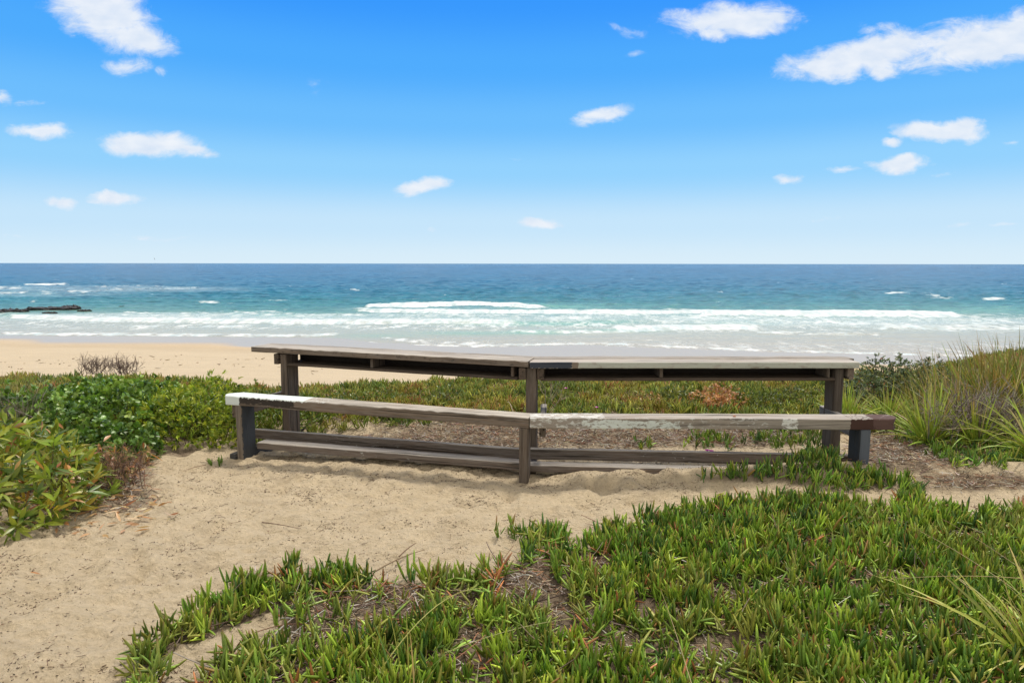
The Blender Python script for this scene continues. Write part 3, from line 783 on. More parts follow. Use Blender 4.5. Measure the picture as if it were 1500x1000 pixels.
    # ---- bearers
    def bearer(x, y, nn, z0, ln, wdt, ht, mat=plain, nm='bearer'):
        return beam(nm, Vector((x, y, z0)), nn, Vector((-nn.y, nn.x, 0)) * 1.0, ln, wdt, ht, mat, root, wob=0.0015)
    hb = 0.088
    zb = zt2 - hb
    uT = d3.normalized()
    q = pT - uT * 0.064 - n3_ * 0.02
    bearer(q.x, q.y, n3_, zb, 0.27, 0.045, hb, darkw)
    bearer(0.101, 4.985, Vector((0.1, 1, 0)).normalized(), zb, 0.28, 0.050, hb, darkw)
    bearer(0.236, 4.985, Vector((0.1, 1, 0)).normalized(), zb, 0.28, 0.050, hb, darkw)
    bearer(2.552, 5.03, Vector((-0.06, 1, 0)).normalized(), zb, 0.26, 0.050, hb, rough_)
    # seat bearers run back to the table legs
    q = pL - u1 * 0.062 + n_ * 0.02
    dirb = (pT - uT * 0.01 - q); dirb.z = 0; dirb.normalize()
    bearer(q.x - 0.0, q.y, n_, 0.272, 0.78, 0.045, 0.10, plain)
    bearer(0.235, 4.64, Vector((0.06, 1, 0)).normalized(), 0.272, 0.66, 0.045, 0.10, rough_)
    bearer(2.442, 4.60, Vector((0.02, 1, 0)).normalized(), 0.255, 0.66, 0.045, 0.115, wood('bearer_slate', side=(0.12, 0.12, 0.125)))
    # ground bearers, half buried
    q = pL - u1 * 0.064 - n_ * 0.02
    bearer(q.x, q.y, n_, -0.12, 0.95, 0.05, 0.11, wood('ground_bearer_dark', side=(0.045, 0.047, 0.05), top=(0.09, 0.085, 0.08)))
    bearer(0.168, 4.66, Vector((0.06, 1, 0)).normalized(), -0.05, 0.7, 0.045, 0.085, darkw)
    # ---- foot rails
    rl = wood('rail_timber', side=(0.15, 0.12, 0.10), top=(0.40, 0.36, 0.31), zones=(({'x': (0.75, 1.4)}, (0.42, 0.42, 0.40), 0.63, ('y', -1)),))
    def rail(p0, p1, w_, h_, mat, **k):
        d_, nn, LL = wing(p0, p1)
        nn = Vector((-d_.y, d_.x, 0)).normalized()
        return beam('foot_rail', Vector(p0) - Vector((0, 0, h_)), d_, nn, LL, w_, h_, mat, root, wob=0.002, **k)
    rail((-2.20, 5.56, 0.102), (0.112, 4.838, 0.128), 0.045, 0.078, rl)
    rail((-2.02, 5.28, 0.062), (0.105, 4.610, 0.090), 0.115, 0.052, rl)
    rail((0.116, 4.845, 0.133), (2.50, 4.70, 0.125), 0.045, 0.078, rl)
    rail((0.12, 4.605, 0.084), (2.30, 4.52, 0.055), 0.10, 0.05, rl)
    return root
build_table()

# ------------------------------------------------------------------ foliage generators (numpy)
def norm(v): return v / np.maximum(np.linalg.norm(v, axis=-1, keepdims=True), 1e-9)
def strips(B, D, L, Wd, prof, droop=0.0, sect='fold', roll=None, fold=0.25, curl=None, thick=1.0):
    """many leaves at once. B base (N,3), D direction (N,3), L,Wd (N,), prof width at each station. returns V,(N,R,K,3), quads"""
    Nn = len(B); R = len(prof); t = np.linspace(0, 1, R)
    D = norm(D)
    up = np.array([0, 0, 1.0])
    if roll is None: roll = rng.uniform(0, 2 * np.pi, Nn)
    s0 = np.cross(D, up[None]); bad = np.linalg.norm(s0, axis=1) < 0.05
    s0[bad] = (1, 0, 0); s0 = norm(s0); n0 = norm(np.cross(s0, D))
    S_ = s0 * np.cos(roll)[:, None] + n0 * np.sin(roll)[:, None]
    Nn_ = np.cross(S_, D)
    dr = np.broadcast_to(np.asarray(droop, float), (Nn,))
    P = B[:, None, :] + D[:, None, :] * (t[None, :, None] * L[:, None, None])
    P[..., 2] -= (dr * L)[:, None] * t[None, :] ** 2
    if curl is not None:
        P += Nn_[:, None, :] * (curl * L)[:, None, None] * (t[None, :, None] ** 2)
    wv_ = Wd[:, None] * np.array(prof)[None, :]
    if sect == 'flat':
        off = [(-1, 0), (1, 0)]
    elif sect == 'fold':
        off = [(-1, fold), (0, 0), (1, fold)]
    elif sect == 'tri':
        off = [(-0.5, -0.29 * thick), (0.5, -0.29 * thick), (0, 0.58 * thick)]
    K = len(off)
    V = np.zeros((Nn, R, K, 3))
    for k, (a, b) in enumerate(off):
        sc = 0.5 if sect != 'tri' else 1.0
        V[:, :, k] = P + S_[:, None, :] * (wv_ * a * sc)[..., None] + Nn_[:, None, :] * (wv_ * b * sc)[..., None]
    base = (np.arange(Nn) * R * K)[:, None, None]
    r = np.arange(R - 1)[None, :, None]
    kk = np.arange(K if sect == 'tri' else K - 1)[None, None, :]
    k2 = (kk + 1) % K
    Q = np.stack([base + r * K + kk, base + r * K + k2, base + (r + 1) * K + k2, base + (r + 1) * K + kk], -1).reshape(-1, 4)
    return V, Q, t
class Bag:
    def __init__(s): s.V = []; s.Q = []; s.Cc = []; s.n = 0
    def add(s, VQT, c0, c1=None, tipp=2.0):
        V, Q, t = VQT
        Nn, R, K, _ = V.shape
        c0 = np.broadcast_to(c0, (Nn, 3)); c1 = c0 if c1 is None else np.broadcast_to(c1, (Nn, 3))
        w = (t ** tipp)[None, :, None, None]
        col = c0[:, None, None, :] * (1 - w) + c1[:, None, None, :] * w
        col = np.broadcast_to(col, (Nn, R, K, 3))
        s.V.append(V.reshape(-1, 3)); s.Cc.append(col.reshape(-1, 3)); s.Q.append(Q + s.n); s.n += Nn * R * K
    def build(s, name, mat, parent=None):
        V = np.concatenate(s.V); 
        if parent is not None: V = V - np.array(parent.location)[None]
        return mesh_np(name, V, np.concatenate(s.Q), mat, parent, np.clip(np.concatenate(s.Cc), 0.003, 0.95))
def leafmat(name, rough=0.45, trans=0.25, spec=0.4, nscale=60):
    m_, t, p, o = newmat(name)
    t = T(t)
    a = t.n('ShaderNodeAttribute', attribute_name='col'); geo = t.n('ShaderNodeNewGeometry')
    nn = t.noise(geo.outputs['Position'], nscale, 3, 0.6)
    v = t.m('MULTIPLY_ADD', nn, 0.6, 0.7)
    cc = t.n('ShaderNodeCombineXYZ')
    for i in range(3): t.l(v, cc.inputs[i])
    c = t.mix(1.0, a.outputs['Color'], cc.outputs[0], 'MULTIPLY')
    t.l(c, p.inputs['Base Color'])
    p.inputs['Roughness'].default_value = rough
    p.inputs['Specular IOR Level'].default_value = spec
    if trans > 0:
        tr = t.n('ShaderNodeBsdfTranslucent'); t.l(t.mix(1.0, c, (1.25, 1.25, 0.7), 'MULTIPLY'), tr.inputs['Color'])
        mx = t.n('ShaderNodeMixShader'); mx.inputs[0].default_value = trans
        t.l(p.outputs[0], mx.inputs[1]); t.l(tr.outputs[0], mx.inputs[2]); t.l(mx.outputs[0], o.inputs[0])
    return m_
SUCC = leafmat('succulent_leaf', 0.42, 0.06, 0.42, 90)
LEAF = leafmat('leaf', 0.38, 0.22, 0.45, 40)
BLADE = leafmat('grass_blade', 0.45, 0.25, 0.35, 30)
STEM = leafmat('twig_bark', 0.85, 0.0, 0.15, 120)

def pal(n, cols, wts=None, jit=0.12):
    cols = np.array(cols); i = rng.choice(len(cols), n, p=None if wts is None else np.array(wts) / sum(wts))
    return np.clip(cols[i] * (1 + jit * rng.normal(size=(n, 1))) * (1 + 0.05 * rng.normal(size=(n, 3))), 0.003, 0.9)
def rdir(n, tilt_lo, tilt_hi, az=None):
    a = rng.uniform(0, 2 * np.pi, n) if az is None else az
    th = np.radians(rng.uniform(tilt_lo, tilt_hi, n))
    return np.stack([np.cos(a) * np.sin(th), np.sin(a) * np.sin(th), np.cos(th)], -1)
GREENS = [(0.195, 0.320, 0.034), (0.125, 0.235, 0.028), (0.31, 0.43, 0.050), (0.065, 0.140, 0.024)]
SPROF = (0.72, 1.0, 1.0, 0.95, 0.74, 0.26)
def tufts(bag, X, Y, size, leaves=(7, 12), greens=GREENS, wts=None, lay=0.0, redtip=0.12, prof=SPROF, dz=0.0, splay=(4, 52)):
    """iceplant shoots: each is a bunch of upright three-sided fleshy leaves"""
    n = len(X)
    if n == 0: return
    k = rng.integers(leaves[0], leaves[1] + 1, n)
    ti = np.repeat(np.arange(n), k); m = len(ti)
    lean = rdir(n, 0, 40)
    bx = X[ti] + rng.normal(0, 0.010, m) * size[ti] / 0.07; by = Y[ti] + rng.normal(0, 0.010, m) * size[ti] / 0.07
    bz = hgt(bx, by, False) - 0.004 + dz
    # several storeys along the shoot
    st = rng.uniform(0, 0.75, m) * size[ti]
    d = norm(rdir(m, splay[0], splay[1]) + lean[ti] * 0.8)
    if lay > 0:
        l_ = rng.random(m) < lay
        d[l_] = rdir(int(l_.sum()), 55, 92)
    B = np.stack([bx, by, bz], -1) + lean[ti] * st[:, None]
    L = size[ti] * rng.uniform(0.65, 1.25, m)
    Wd = np.clip(L * rng.uniform(0.105, 0.155, m), 0.004, 0.0125)
    tuftc = pal(n, greens, wts, 0.14)
    c0 = tuftc[ti] * (1 + 0.22 * rng.normal(size=(m, 1))); c1 = c0 * np.array([1.35, 1.2, 0.9])
    r = rng.random(m) < redtip
    c1[r] = np.array([0.24, 0.14, 0.05])
    w = rng.random(m) < 0.018
    c0[w] = np.array([0.30, 0.20, 0.05]); c1[w] = np.array([0.34, 0.13, 0.05])
    w = rng.random(m) < 0.10
    c0[w] = np.array([0.26, 0.28, 0.04]); c1[w] = np.array([0.33, 0.28, 0.05])
    bag.add(strips(B, d, L, Wd, prof, 0.0, 'tri', None, curl=rng.uniform(-0.10, 0.16, m)), c0, c1, 4.0)

def scatter(x0, x1, y0, y1, dens):
    n = int((x1 - x0) * (y1 - y0) * dens)
    return rng.uniform(x0, x1, n), rng.uniform(y0, y1, n)

# ---- front carpet
bag = Bag()
X, Y = scatter(-2.3, 6.0, 1.75, 4.9, 950)
Z = hgt(X, Y, False); px, py = proj(X, Y, Z)
wob = 9 * fbm(X * 4, Y * 4, 3, 201)
inside = inpoly(px + wob, py + wob * 0.6, P_FRONT)
b = bare(px, py) + 0.12 * sst(py, 800, 860) + 0.75 * fbm(X * 5, Y * 5, 3, 211)
dn = 0.62 + 1.5 * fbm(X * 2.2, Y * 2.2, 3, 221)
keep = inside & (rng.random(len(X)) > np.clip(b * 2.0, 0, 0.95)) & (rng.random(len(X)) < np.clip(dn + 0.25 + 0.3 * sst(-py, -880, -800), 0.30, 1))
X, Y, px, py = X[keep], Y[keep], px[keep], py[keep]
yel = fbm(X * 1.6, Y * 1.6, 3, 231) + 0.5 * sst(-X, -1.2, 0.5) * sst(-Y, -3.2, -2.2)
for lo, hi_, gr, wt in ((-9, -0.05, GREENS, (3, 4, 1, 3)), (-0.05, 0.25, GREENS, (4, 2, 3, 1)), (0.25, 9, [(0.22, 0.29, 0.05), (0.27, 0.32, 0.06), (0.15, 0.24, 0.035)], (3, 2, 3))):
    s_ = (yel >= lo) & (yel < hi_)
    near_bare = bare(px[s_], py[s_]) > 0.05
    tufts(bag, X[s_], Y[s_], rng.uniform(0.048, 0.088, s_.sum()), (7, 11), gr, wt, 0.16 if lo < 0.2 else 0.38)
X, Y = scatter(-2.3, 5.0, 1.75, 4.2, 240)
px, py = proj(X, Y, hgt(X, Y, False))
k = inpoly(px, py, P_FRONT) & (bare(px, py) < 0.75)
tufts(bag, X[k], Y[k], rng.uniform(0.045, 0.085, k.sum()), (3, 6), [(0.27, 0.38, 0.06), (0.20, 0.32, 0.045), (0.36, 0.38, 0.09), (0.38, 0.16, 0.06)], (4, 4, 2, 2), 0.55, 0.35, splay=(30, 95))
# trailing woody runners with withered leaves
k = inpoly(px, py, P_FRONT) & (rng.random(len(X)) < 0.6)
n = int(k.sum())
bag.add(strips(np.stack([X[k], Y[k], hgt(X[k], Y[k], False) + rng.uniform(0.004, 0.035, n)], -1), rdir(n, 78, 96), rng.uniform(0.08, 0.26, n), rng.uniform(0.003, 0.006, n), (1, 1, .9, .9, .8, .7), rng.uniform(-.05, .1, n), 'tri', curl=rng.uniform(-.5, .5, n)), pal(n, [(0.26, 0.12, 0.07), (0.34, 0.26, 0.18), (0.14, 0.09, 0.06), (0.45, 0.40, 0.33)], (3, 3, 3, 2), .2))
o = bag.build('iceplant_carpet', SUCC)
tag(o, 'carpet of upright fleshy green iceplant leaves in front of the bench', 'iceplant', kind='stuff')
# ---- patch round the bench leg and tufts on the sand
bag = Bag()
X, Y = scatter(0.8, 3.4, 3.9, 5.6, 620)
Z = hgt(X, Y, False); px, py = proj(X, Y, Z)
wob = 7 * fbm(X * 5, Y * 5, 3, 241)
ins = inpoly(px + wob, py + wob, P_LEG) & (rng.random(len(X)) < 0.85)
tufts(bag, X[ins], Y[ins], rng.uniform(0.050, 0.080, ins.sum()), (6, 10), GREENS, (3, 5, 0.6, 3), 0.08)
X, Y = scatter(-3, 5, 3.3, 6.4, 420)
Z = hgt(X, Y, False); px, py = proj(X, Y, Z)
ins = np.zeros(len(X), bool)
for pg in P_TUFTS: ins |= inpoly(px + 5 * fbm(X * 6, Y * 6, 2, 251), py, pg)
ins &= rng.random(len(X)) < 0.55
tufts(bag, X[ins], Y[ins], rng.uniform(0.040, 0.070, ins.sum()), (6, 9), GREENS, (3, 4, 1, 2), 0.12)
o = bag.build('iceplant_runner', SUCC)
tag(o, 'dark green iceplant runners creeping over sand round the bench leg', 'iceplant', kind='stuff')
# ---- back cover over the dune crest
bag = Bag()
X, Y = scatter(-7.0, 7.6, 5.7, 9.3, 620)
Z = hgt(X, Y, False); px, py = proj(X, Y, Z)
edge = np.interp(px, [-200, 200, 380, 480, 560, 700, 780, 900, 1000, 1100, 1200, 1300, 1400, 1700], [700, 660, 655, 640, 628, 622, 620, 618, 632, 640, 650, 640, 640, 640]) + 9 * fbm(X * 2, Y * 2, 3, 261)
hole = litter_f(px, py) + 0.7 * fbm(X * 3, Y * 3, 3, 271)
keep = (py < edge) & (rng.random(len(X)) > np.clip(hole, 0, 0.97)) & (rng.random(len(X)) < np.clip(0.75 + 2.2 * fbm(X * 3.3, Y * 3.3, 3, 295), 0.12, 1)) & ~((px < 340) & (py > 648))
X, Y = X[keep], Y[keep]
szb = 0.8 + 1.1 * np.clip(fbm(X * 2.6, Y * 2.6, 3, 291) + 0.1, 0, 0.7)
yel = fbm(X * 1.1, Y * 1.1, 3, 281) + 0.15 * sst(Y, 6.4, 7.4)
BG = [(0.25, 0.31, 0.05), (0.16, 0.23, 0.04), (0.34, 0.36, 0.06), (0.10, 0.16, 0.033)]
for lo, hi_, gr, wt, rt in ((-9, -0.1, BG, (2, 4, 1, 4), .10), (-0.1, 0.22, BG, (4, 3, 2, 1), .15), (0.22, 9, [(0.38, 0.35, 0.07), (0.30, 0.32, 0.055), (0.40, 0.20, 0.08)], (4, 4, 1.4), .3)):
    s_ = (yel >= lo) & (yel < hi_)
    tufts(bag, X[s_], Y[s_], rng.uniform(0.045, 0.085, s_.sum()) * szb[s_], (6, 9), gr, wt, 0.15, rt, splay=(8, 75))
o = bag.build('dune_cover', SUCC)
tag(o, 'yellow green succulent ground cover over the dune crest behind the table', 'ground cover', kind='stuff')

# ------------------------------------------------------------------ litter
def twigs(bag, X, Y, Ls, cols, wts, width=(0.0015, 0.004), lift=0.012, tilt=(70, 95)):
    n = len(X)
    z = hgt(X, Y, True) + rng.uniform(0.001, lift, n)
    L = Ls if not isinstance(Ls, tuple) else rng.uniform(*Ls, n)
    D = rdir(n, *tilt)
    bag.add(strips(np.stack([X, Y, z], -1), D, L, rng.uniform(*width, n), (1, 0.9, 0.8, 0.5), rng.uniform(-0.05, 0.1, n), 'tri', curl=rng.uniform(-0.35, 0.35, n)), pal(n, cols, wts, 0.2))
bag = Bag()
X, Y = scatter(-5.5, 5.5, 1.7, 7.2, 3000)
px, py = proj(X, Y, hgt(X, Y, False))
f = np.maximum(litter_f(px, py), np.where(inpoly(px, py, P_FRONT), 0.22 + 0.6 * np.clip(bare(px, py), 0, 1), -1))
f = f + 0.35 * fbm(X * 4, Y * 4, 3, 301)
k = rng.random(len(X)) < np.clip(f, 0, 0.9)
twigs(bag, X[k], Y[k], (0.015, 0.075), [(0.52, 0.47, 0.41), (0.24, 0.17, 0.12), (0.10, 0.07, 0.05), (0.30, 0.15, 0.09), (0.54, 0.43, 0.28)], (3.0, 4, 3, 2.0, 1.4), (0.002, 0.0055), 0.02)
o = bag.build('plant_litter', STEM)
tag(o, 'dry brown and grey stalks littering the sand between the iceplants', 'plant litter', kind='stuff')
bag = Bag()
X, Y = scatter(-4.5, 3.2, 1.8, 5.6, 4200)
px, py = proj(X, Y, hgt(X, Y, False))
f = 0.05 + 1.9 * np.clip(fbm(X * 2.6, Y * 5.0, 4, 311) - 0.06, 0, 1) + 0.5 * np.exp(-ell(px, py, 700, 690, 330, 22)) * np.clip(0.4 + fbm(X * 4, Y * 6, 3, 315), 0, 1)
k = (rng.random(len(X)) < f) & ~inpoly(px, py, P_FRONT)
X, Y = X[k], Y[k]
twigs(bag, X, Y, (0.003, 0.013), [(0.10, 0.07, 0.05), (0.19, 0.13, 0.09), (0.30, 0.22, 0.15), (0.05, 0.04, 0.03)], (5, 5, 2.0, 2), (0.0016, 0.0042), 0.003)
k = rng.random(len(X)) < 0.10
twigs(bag, X[k], Y[k], (0.012, 0.035), [(0.10, 0.07, 0.05), (0.19, 0.13, 0.09)], (4, 4), (0.0015, 0.0035), 0.005)
k = rng.random(len(X)) < 0.035
twigs(bag, X[k], Y[k], (0.03, 0.10), [(0.12, 0.08, 0.06), (0.24, 0.17, 0.12), (0.40, 0.32, 0.20)], (4, 4, 2), (0.001, 0.0025), 0.006)
o = bag.build('sand_debris', STEM)
tag(o, 'dark crumbs of twig and leaf strewn over the trodden sand', 'debris', kind='stuff')

# dried weed along the beach
bag = Bag()
X = rng.uniform(-45, 20, 420); Y = rng.normal(46, 2.2, 420)
k = fbm(X * 0.12, Y * 0.5, 3, 351) > -0.05; X, Y = X[k], Y[k]; n = len(X)
bag.add(strips(np.stack([X, Y, hgt(X, Y) + 0.02], -1), rdir(n, 84, 92), rng.uniform(0.10, 0.45, n), rng.uniform(0.02, 0.06, n), (0.5, 1, 0.8, 0.3), 0.0, 'tri', curl=rng.uniform(-.3, .3, n)), pal(n, [(0.30, 0.22, 0.14), (0.20, 0.15, 0.10)], None, .2))
o = bag.build('beach_weed', STEM)
tag(o, 'scraps of dark dried weed scattered over the pale beach', 'weed', kind='stuff')

# ------------------------------------------------------------------ grass tussocks
GRS = 1
def tussock(name, cx, cy, n, Lr, Wr, spread, droop, cols, wts, tipc, label, cat, group=None, az=None, brad=0.06, dead=0.12, parent_z=None, tilt0=3, stiff=False, tipp=2.5):
    z0 = float(hgt(cx, cy, False)) if parent_z is None else parent_z
    root = empty(name, (cx, cy, z0))
    tag(root, label, cat, group)
    bag = Bag()
    a = rng.uniform(0, 2 * np.pi, n) if az is None else np.radians(rng.uniform(az[0], az[1], n))
    D = norm(rdir(n, tilt0, spread, a) + rng.normal(0, 0.10, (n, 3)))
    rr = brad * np.sqrt(rng.random(n))
    B = np.stack([cx + np.cos(a) * rr, cy + np.sin(a) * rr, np.full(n, z0 - 0.01)], -1)
    L = rng.uniform(*Lr, n); Wd = rng.uniform(*Wr, n)
    dr = rng.uniform(droop * 0.1, droop * 1.25, n) * (0.35 + np.sin(np.arccos(D[:, 2])))
    c0 = pal(n, cols, wts, 0.15); c1 = np.array(tipc)[None] * (1 + 0.25 * rng.normal(size=(n, 1))); mixr = rng.random((n, 1)); c1 = c0 * 1.25 * (1 - mixr) + c1 * mixr
    dd = rng.random(n) < dead
    c0[dd] = pal(int(dd.sum()), [(0.42, 0.31, 0.15), (0.34, 0.22, 0.11), (0.50, 0.42, 0.26)], None, 0.1); c1[dd] = c0[dd] * 1.1
    roll = rng.normal(0, 0.5, n)
    prof = (0.8, 1.0, 0.98, 0.9, 0.78, 0.6, 0.38, 0.06)
    g = ~dd
    bag.add(strips(B[g], D[g], L[g], Wd[g], prof, dr[g], 'fold', roll[g], 0.35, curl=rng.normal(0, 0.12, int(g.sum()))), c0[g], c1[g], tipp)
    bag.build('blades', BLADE, root)
    if dd.any():
        bag = Bag()
        bag.add(strips(B[dd], D[dd], L[dd], Wd[dd] * 0.8, prof, dr[dd] * 1.2, 'fold', roll[dd], 0.35, curl=rng.normal(0, 0.12, int(dd.sum()))), c0[dd], c1[dd], 1.0)
        bag.build('dead_blades', BLADE, root)
    return root
LOM = [(0.31, 0.43, 0.06), (0.22, 0.34, 0.05), (0.42, 0.50, 0.09), (0.13, 0.22, 0.04)]
TIP = (0.42, 0.30, 0.12)
GT = 'strappy green tussocks beside the bench'
def gxy(px_, py_, z): return at(px_, py_, z)
x_, y_ = gxy(1362, 632, 0.12)
tussock('grass_tussock', x_, y_, 230, (0.30, 0.66), (0.010, 0.018), 66, 0.42, LOM, (4, 3, 3, 1), TIP, 'strappy bright green tussock fanning out just beyond the brown bench end', 'grass tussock', GT)
x_, y_ = gxy(1530, 655, 0.16)
tussock('grass_tussock', x_, y_, 330, (0.36, 0.82), (0.011, 0.019), 74, 0.60, LOM, (4, 3, 3, 1), TIP, 'large arching tussock at the picture edge with blades drooping over the sand', 'grass tussock', GT)
x_, y_ = gxy(1242, 618, 0.0)
tussock('grass_tussock', x_, y_, 130, (0.28, 0.52), (0.008, 0.014), 48, 0.35, LOM, (4, 3, 3, 1), TIP, 'upright green tussock growing right behind the end tabletop leg', 'grass tussock', GT)
x_, y_ = gxy(1300, 606, 0.05)
tussock('grass_tussock', x_, y_, 150, (0.24, 0.44), (0.008, 0.013), 66, 0.4, LOM, (4, 3, 3, 1), TIP, 'small sparse tussock between the tabletop leg and the grey green shrub', 'grass tussock', GT)
x_, y_ = gxy(1432, 622, 0.22)
tussock('grass_tussock', x_, y_, 190, (0.30, 0.55), (0.008, 0.014), 65, 0.5, LOM, (3, 3, 2, 2), (0.45, 0.26, 0.09), 'tussock with orange tipped blades just in front of the grey twiggy bush', 'grass tussock', GT)
x_, y_ = gxy(1545, 985, 0.0)
tussock('grass_tussock', x_, y_, 240, (0.30, 0.62), (0.008, 0.014), 78, 0.75, [(0.42, 0.46, 0.08), (0.30, 0.38, 0.06), (0.52, 0.44, 0.14)], (4, 3, 2), (0.52, 0.40, 0.18), 'straw tinged tussock sprawling into the bottom corner of the picture', 'grass tussock', GT, brad=0.08, dead=0.2)
x_, y_ = gxy(596, 1030, 0.0)
tussock('grass_tuft', x_, y_, 16, (0.20, 0.46), (0.004, 0.007), 42, 0.25, [(0.16, 0.24, 0.04), (0.10, 0.17, 0.03), (0.34, 0.34, 0.08)], (3, 3, 2), (0.45, 0.36, 0.12), 'thin tuft of long grass rising from the bottom edge beside the trodden sand', 'grass tuft', dead=0.25, brad=0.04)
x_, y_ = gxy(1085, 1040, 0.0)
tussock('grass_tuft', x_, y_, 9, (0.20, 0.36), (0.008, 0.013), 55, 0.3, [(0.44, 0.36, 0.07), (0.34, 0.34, 0.06)], (3, 2), (0.55, 0.40, 0.14), 'few broad yellow blades at the bottom edge within the iceplant', 'grass tuft', dead=0.3, brad=0.03)
x_, y_ = gxy(880, 885, 0.0)
tussock('grass_tuft', x_, y_, 14, (0.10, 0.22), (0.004, 0.007), 50, 0.3, [(0.30, 0.34, 0.08), (0.22, 0.30, 0.05)], (3, 2), (0.42, 0.36, 0.14), 'pale green grass wisp in the middle of the iceplant carpet', 'grass tuft', dead=0.1, brad=0.02)
# rush clumps on the mound
RU = [(0.13, 0.20, 0.035), (0.24, 0.31, 0.055), (0.32, 0.26, 0.10), (0.07, 0.11, 0.02)]
GR = 'brown tipped rush clumps on the mound'
for (bx_, by_, zz, nn_, lr, lab) in ((1412, 585, .28, 330, (0.34, 0.66), 'rush clump with orange brown stems leaning towards the sea view'), (1462, 578, .30, 380, (0.36, 0.70), 'tall rush clump with brown tips highest against the surf'),
                               (1515, 578, .31, 330, (0.34, 0.66), 'rush clump with brown tips cut by the picture edge'), (1352, 582, .12, 190, (0.20, 0.42), 'short straw coloured rush clump next to the grey green shrub')):
    x_, y_ = gxy(bx_, by_, zz)
    tussock('rush_clump', x_, y_, int(nn_ * .75), (lr[0], lr[1] * 1.12), (0.007, 0.014), 56, 0.14, RU, (3, 3, 2, 2), (0.34, 0.16, 0.06), lab, 'rush clump', GR, brad=0.22, dead=0.18, tipp=1.4)

# loose straw stalks arching over the carpet
def stalk(p0, p1, lift, w_, col, label, name='grass_stalk'):
    p0 = Vector(p0); p1 = Vector(p1)
    k = 14; pts = []
    for i in range(k):
        s = i / (k - 1); q = p0.lerp(p1, s); q.z += lift * 4 * s * (1 - s); pts.append(q)
    V = []; Q = []
    side = (p1 - p0).cross(Vector((0, 0, 1))).normalized()
    for i, q in enumerate(pts):
        ww = w_ * (1 - 0.6 * i / (k - 1))
        for a in range(4):
            an = a * math.pi / 2
            V.append(q + side * math.cos(an) * ww + Vector((0, 0, 1)) * math.sin(an) * ww)
    for i in range(k - 1):
        for a in range(4): Q.append((i * 4 + a, i * 4 + (a + 1) % 4, i * 4 + 4 + (a + 1) % 4, i * 4 + 4 + a))
    o_ = mesh_np(name, np.array([list(v_) for v_ in V]), np.array(Q), STEM if 'stick' in name else BLADE, col=np.tile(col, (len(V), 1)))
    tag(o_, label, 'grass stalk' if name == 'grass_stalk' else 'stick')
    return o_
def g3(px_, py_, z):
    x_, y_ = at(px_, py_, z); return (x_, y_, z)
STR = (0.46, 0.36, 0.17)
stalk(g3(1545, 905, .12), g3(1312, 760, .10), .03, .0022, STR, 'long straw stalk slanting up over the carpet from the bottom corner tussock')
stalk(g3(1560, 880, .12), g3(1345, 742, .08), .03, .0018, (0.40, 0.30, 0.14), 'thinner straw stalk beyond the long slanting one')
stalk(g3(1540, 850, .15), g3(1300, 848, .10), .02, .0020, STR, 'straw stalk lying level across the carpet near the corner tussock')
stalk(g3(1015, 1005, .10), g3(968, 862, .07), .01, .0020, STR, 'pale stalk standing out of the carpet above the yellow blades')
stalk(g3(990, 885, .02), g3(935, 812, .05), .01, .0018, (0.36, 0.27, 0.13), 'thin stalk lying in the middle of the carpet')
stalk(g3(1185, 868, .05), g3(1155, 830, .10), .01, .0016, STR, 'short straw stalk poking out amid the carpet')
stalk(g3(540, 1010, .05), g3(712, 862, .12), .10, .0030, (0.44, 0.42, 0.12), 'long yellow grass stalk arching from the bottom edge over the litter')
stalk(g3(560, 1000, .02), g3(840, 905, .09), .04, .0024, (0.42, 0.40, 0.16), 'low pale grass stalk pointing from the bottom edge into the carpet')
stalk(g3(590, 985, .02), g3(535, 925, .12), .02, .0018, (0.40, 0.22, 0.08), 'rusty thin stalk leaning over the sand at the bottom edge')
stalk(g3(384, 765, .02), g3(438, 774, .012), .004, .0035, (0.16, 0.11, 0.08), 'short brown stick lying on the open sand', 'stick')
stalk(g3(302, 681, -.01), g3(268, 690, .0), .004, .003, (0.22, 0.15, 0.10), 'thin stick lying beside the small tuft near the white bench end', 'stick')
stalk(g3(905, 765, .015), g3(938, 768, .012), .004, .004, (0.55, 0.50, 0.42), 'bleached stick at the sandy edge of the carpet', 'stick')
stalk(g3(560, 632, .05), g3(592, 648, .02), .02, .004, (0.34, 0.28, 0.22), 'grey stick in the litter behind the bench seat', 'stick')
stalk(g3(752, 606, .02), g3(742, 590, .10), .05, .006, (0.50, 0.40, 0.28), 'bent pale branch arching up behind the middle tabletop leg', 'stick')
stalk(g3(585, 815, .01), g3(610, 795, .02), .006, .005, (0.18, 0.12, 0.08), 'knobbly dark stick end lying on sand near the carpet', 'stick')
stalk(g3(548, 838, .02), g3(622, 805, .015), .012, .0045, (0.22, 0.16, 0.10), 'dark woody runner lying across the sand towards the carpet', 'stick')
stalk(g3(378, 958, .02), g3(430, 905, .03), .01, .007, (0.33, 0.29, 0.25), 'thick grey stick half hidden in the litter at the bottom', 'stick')

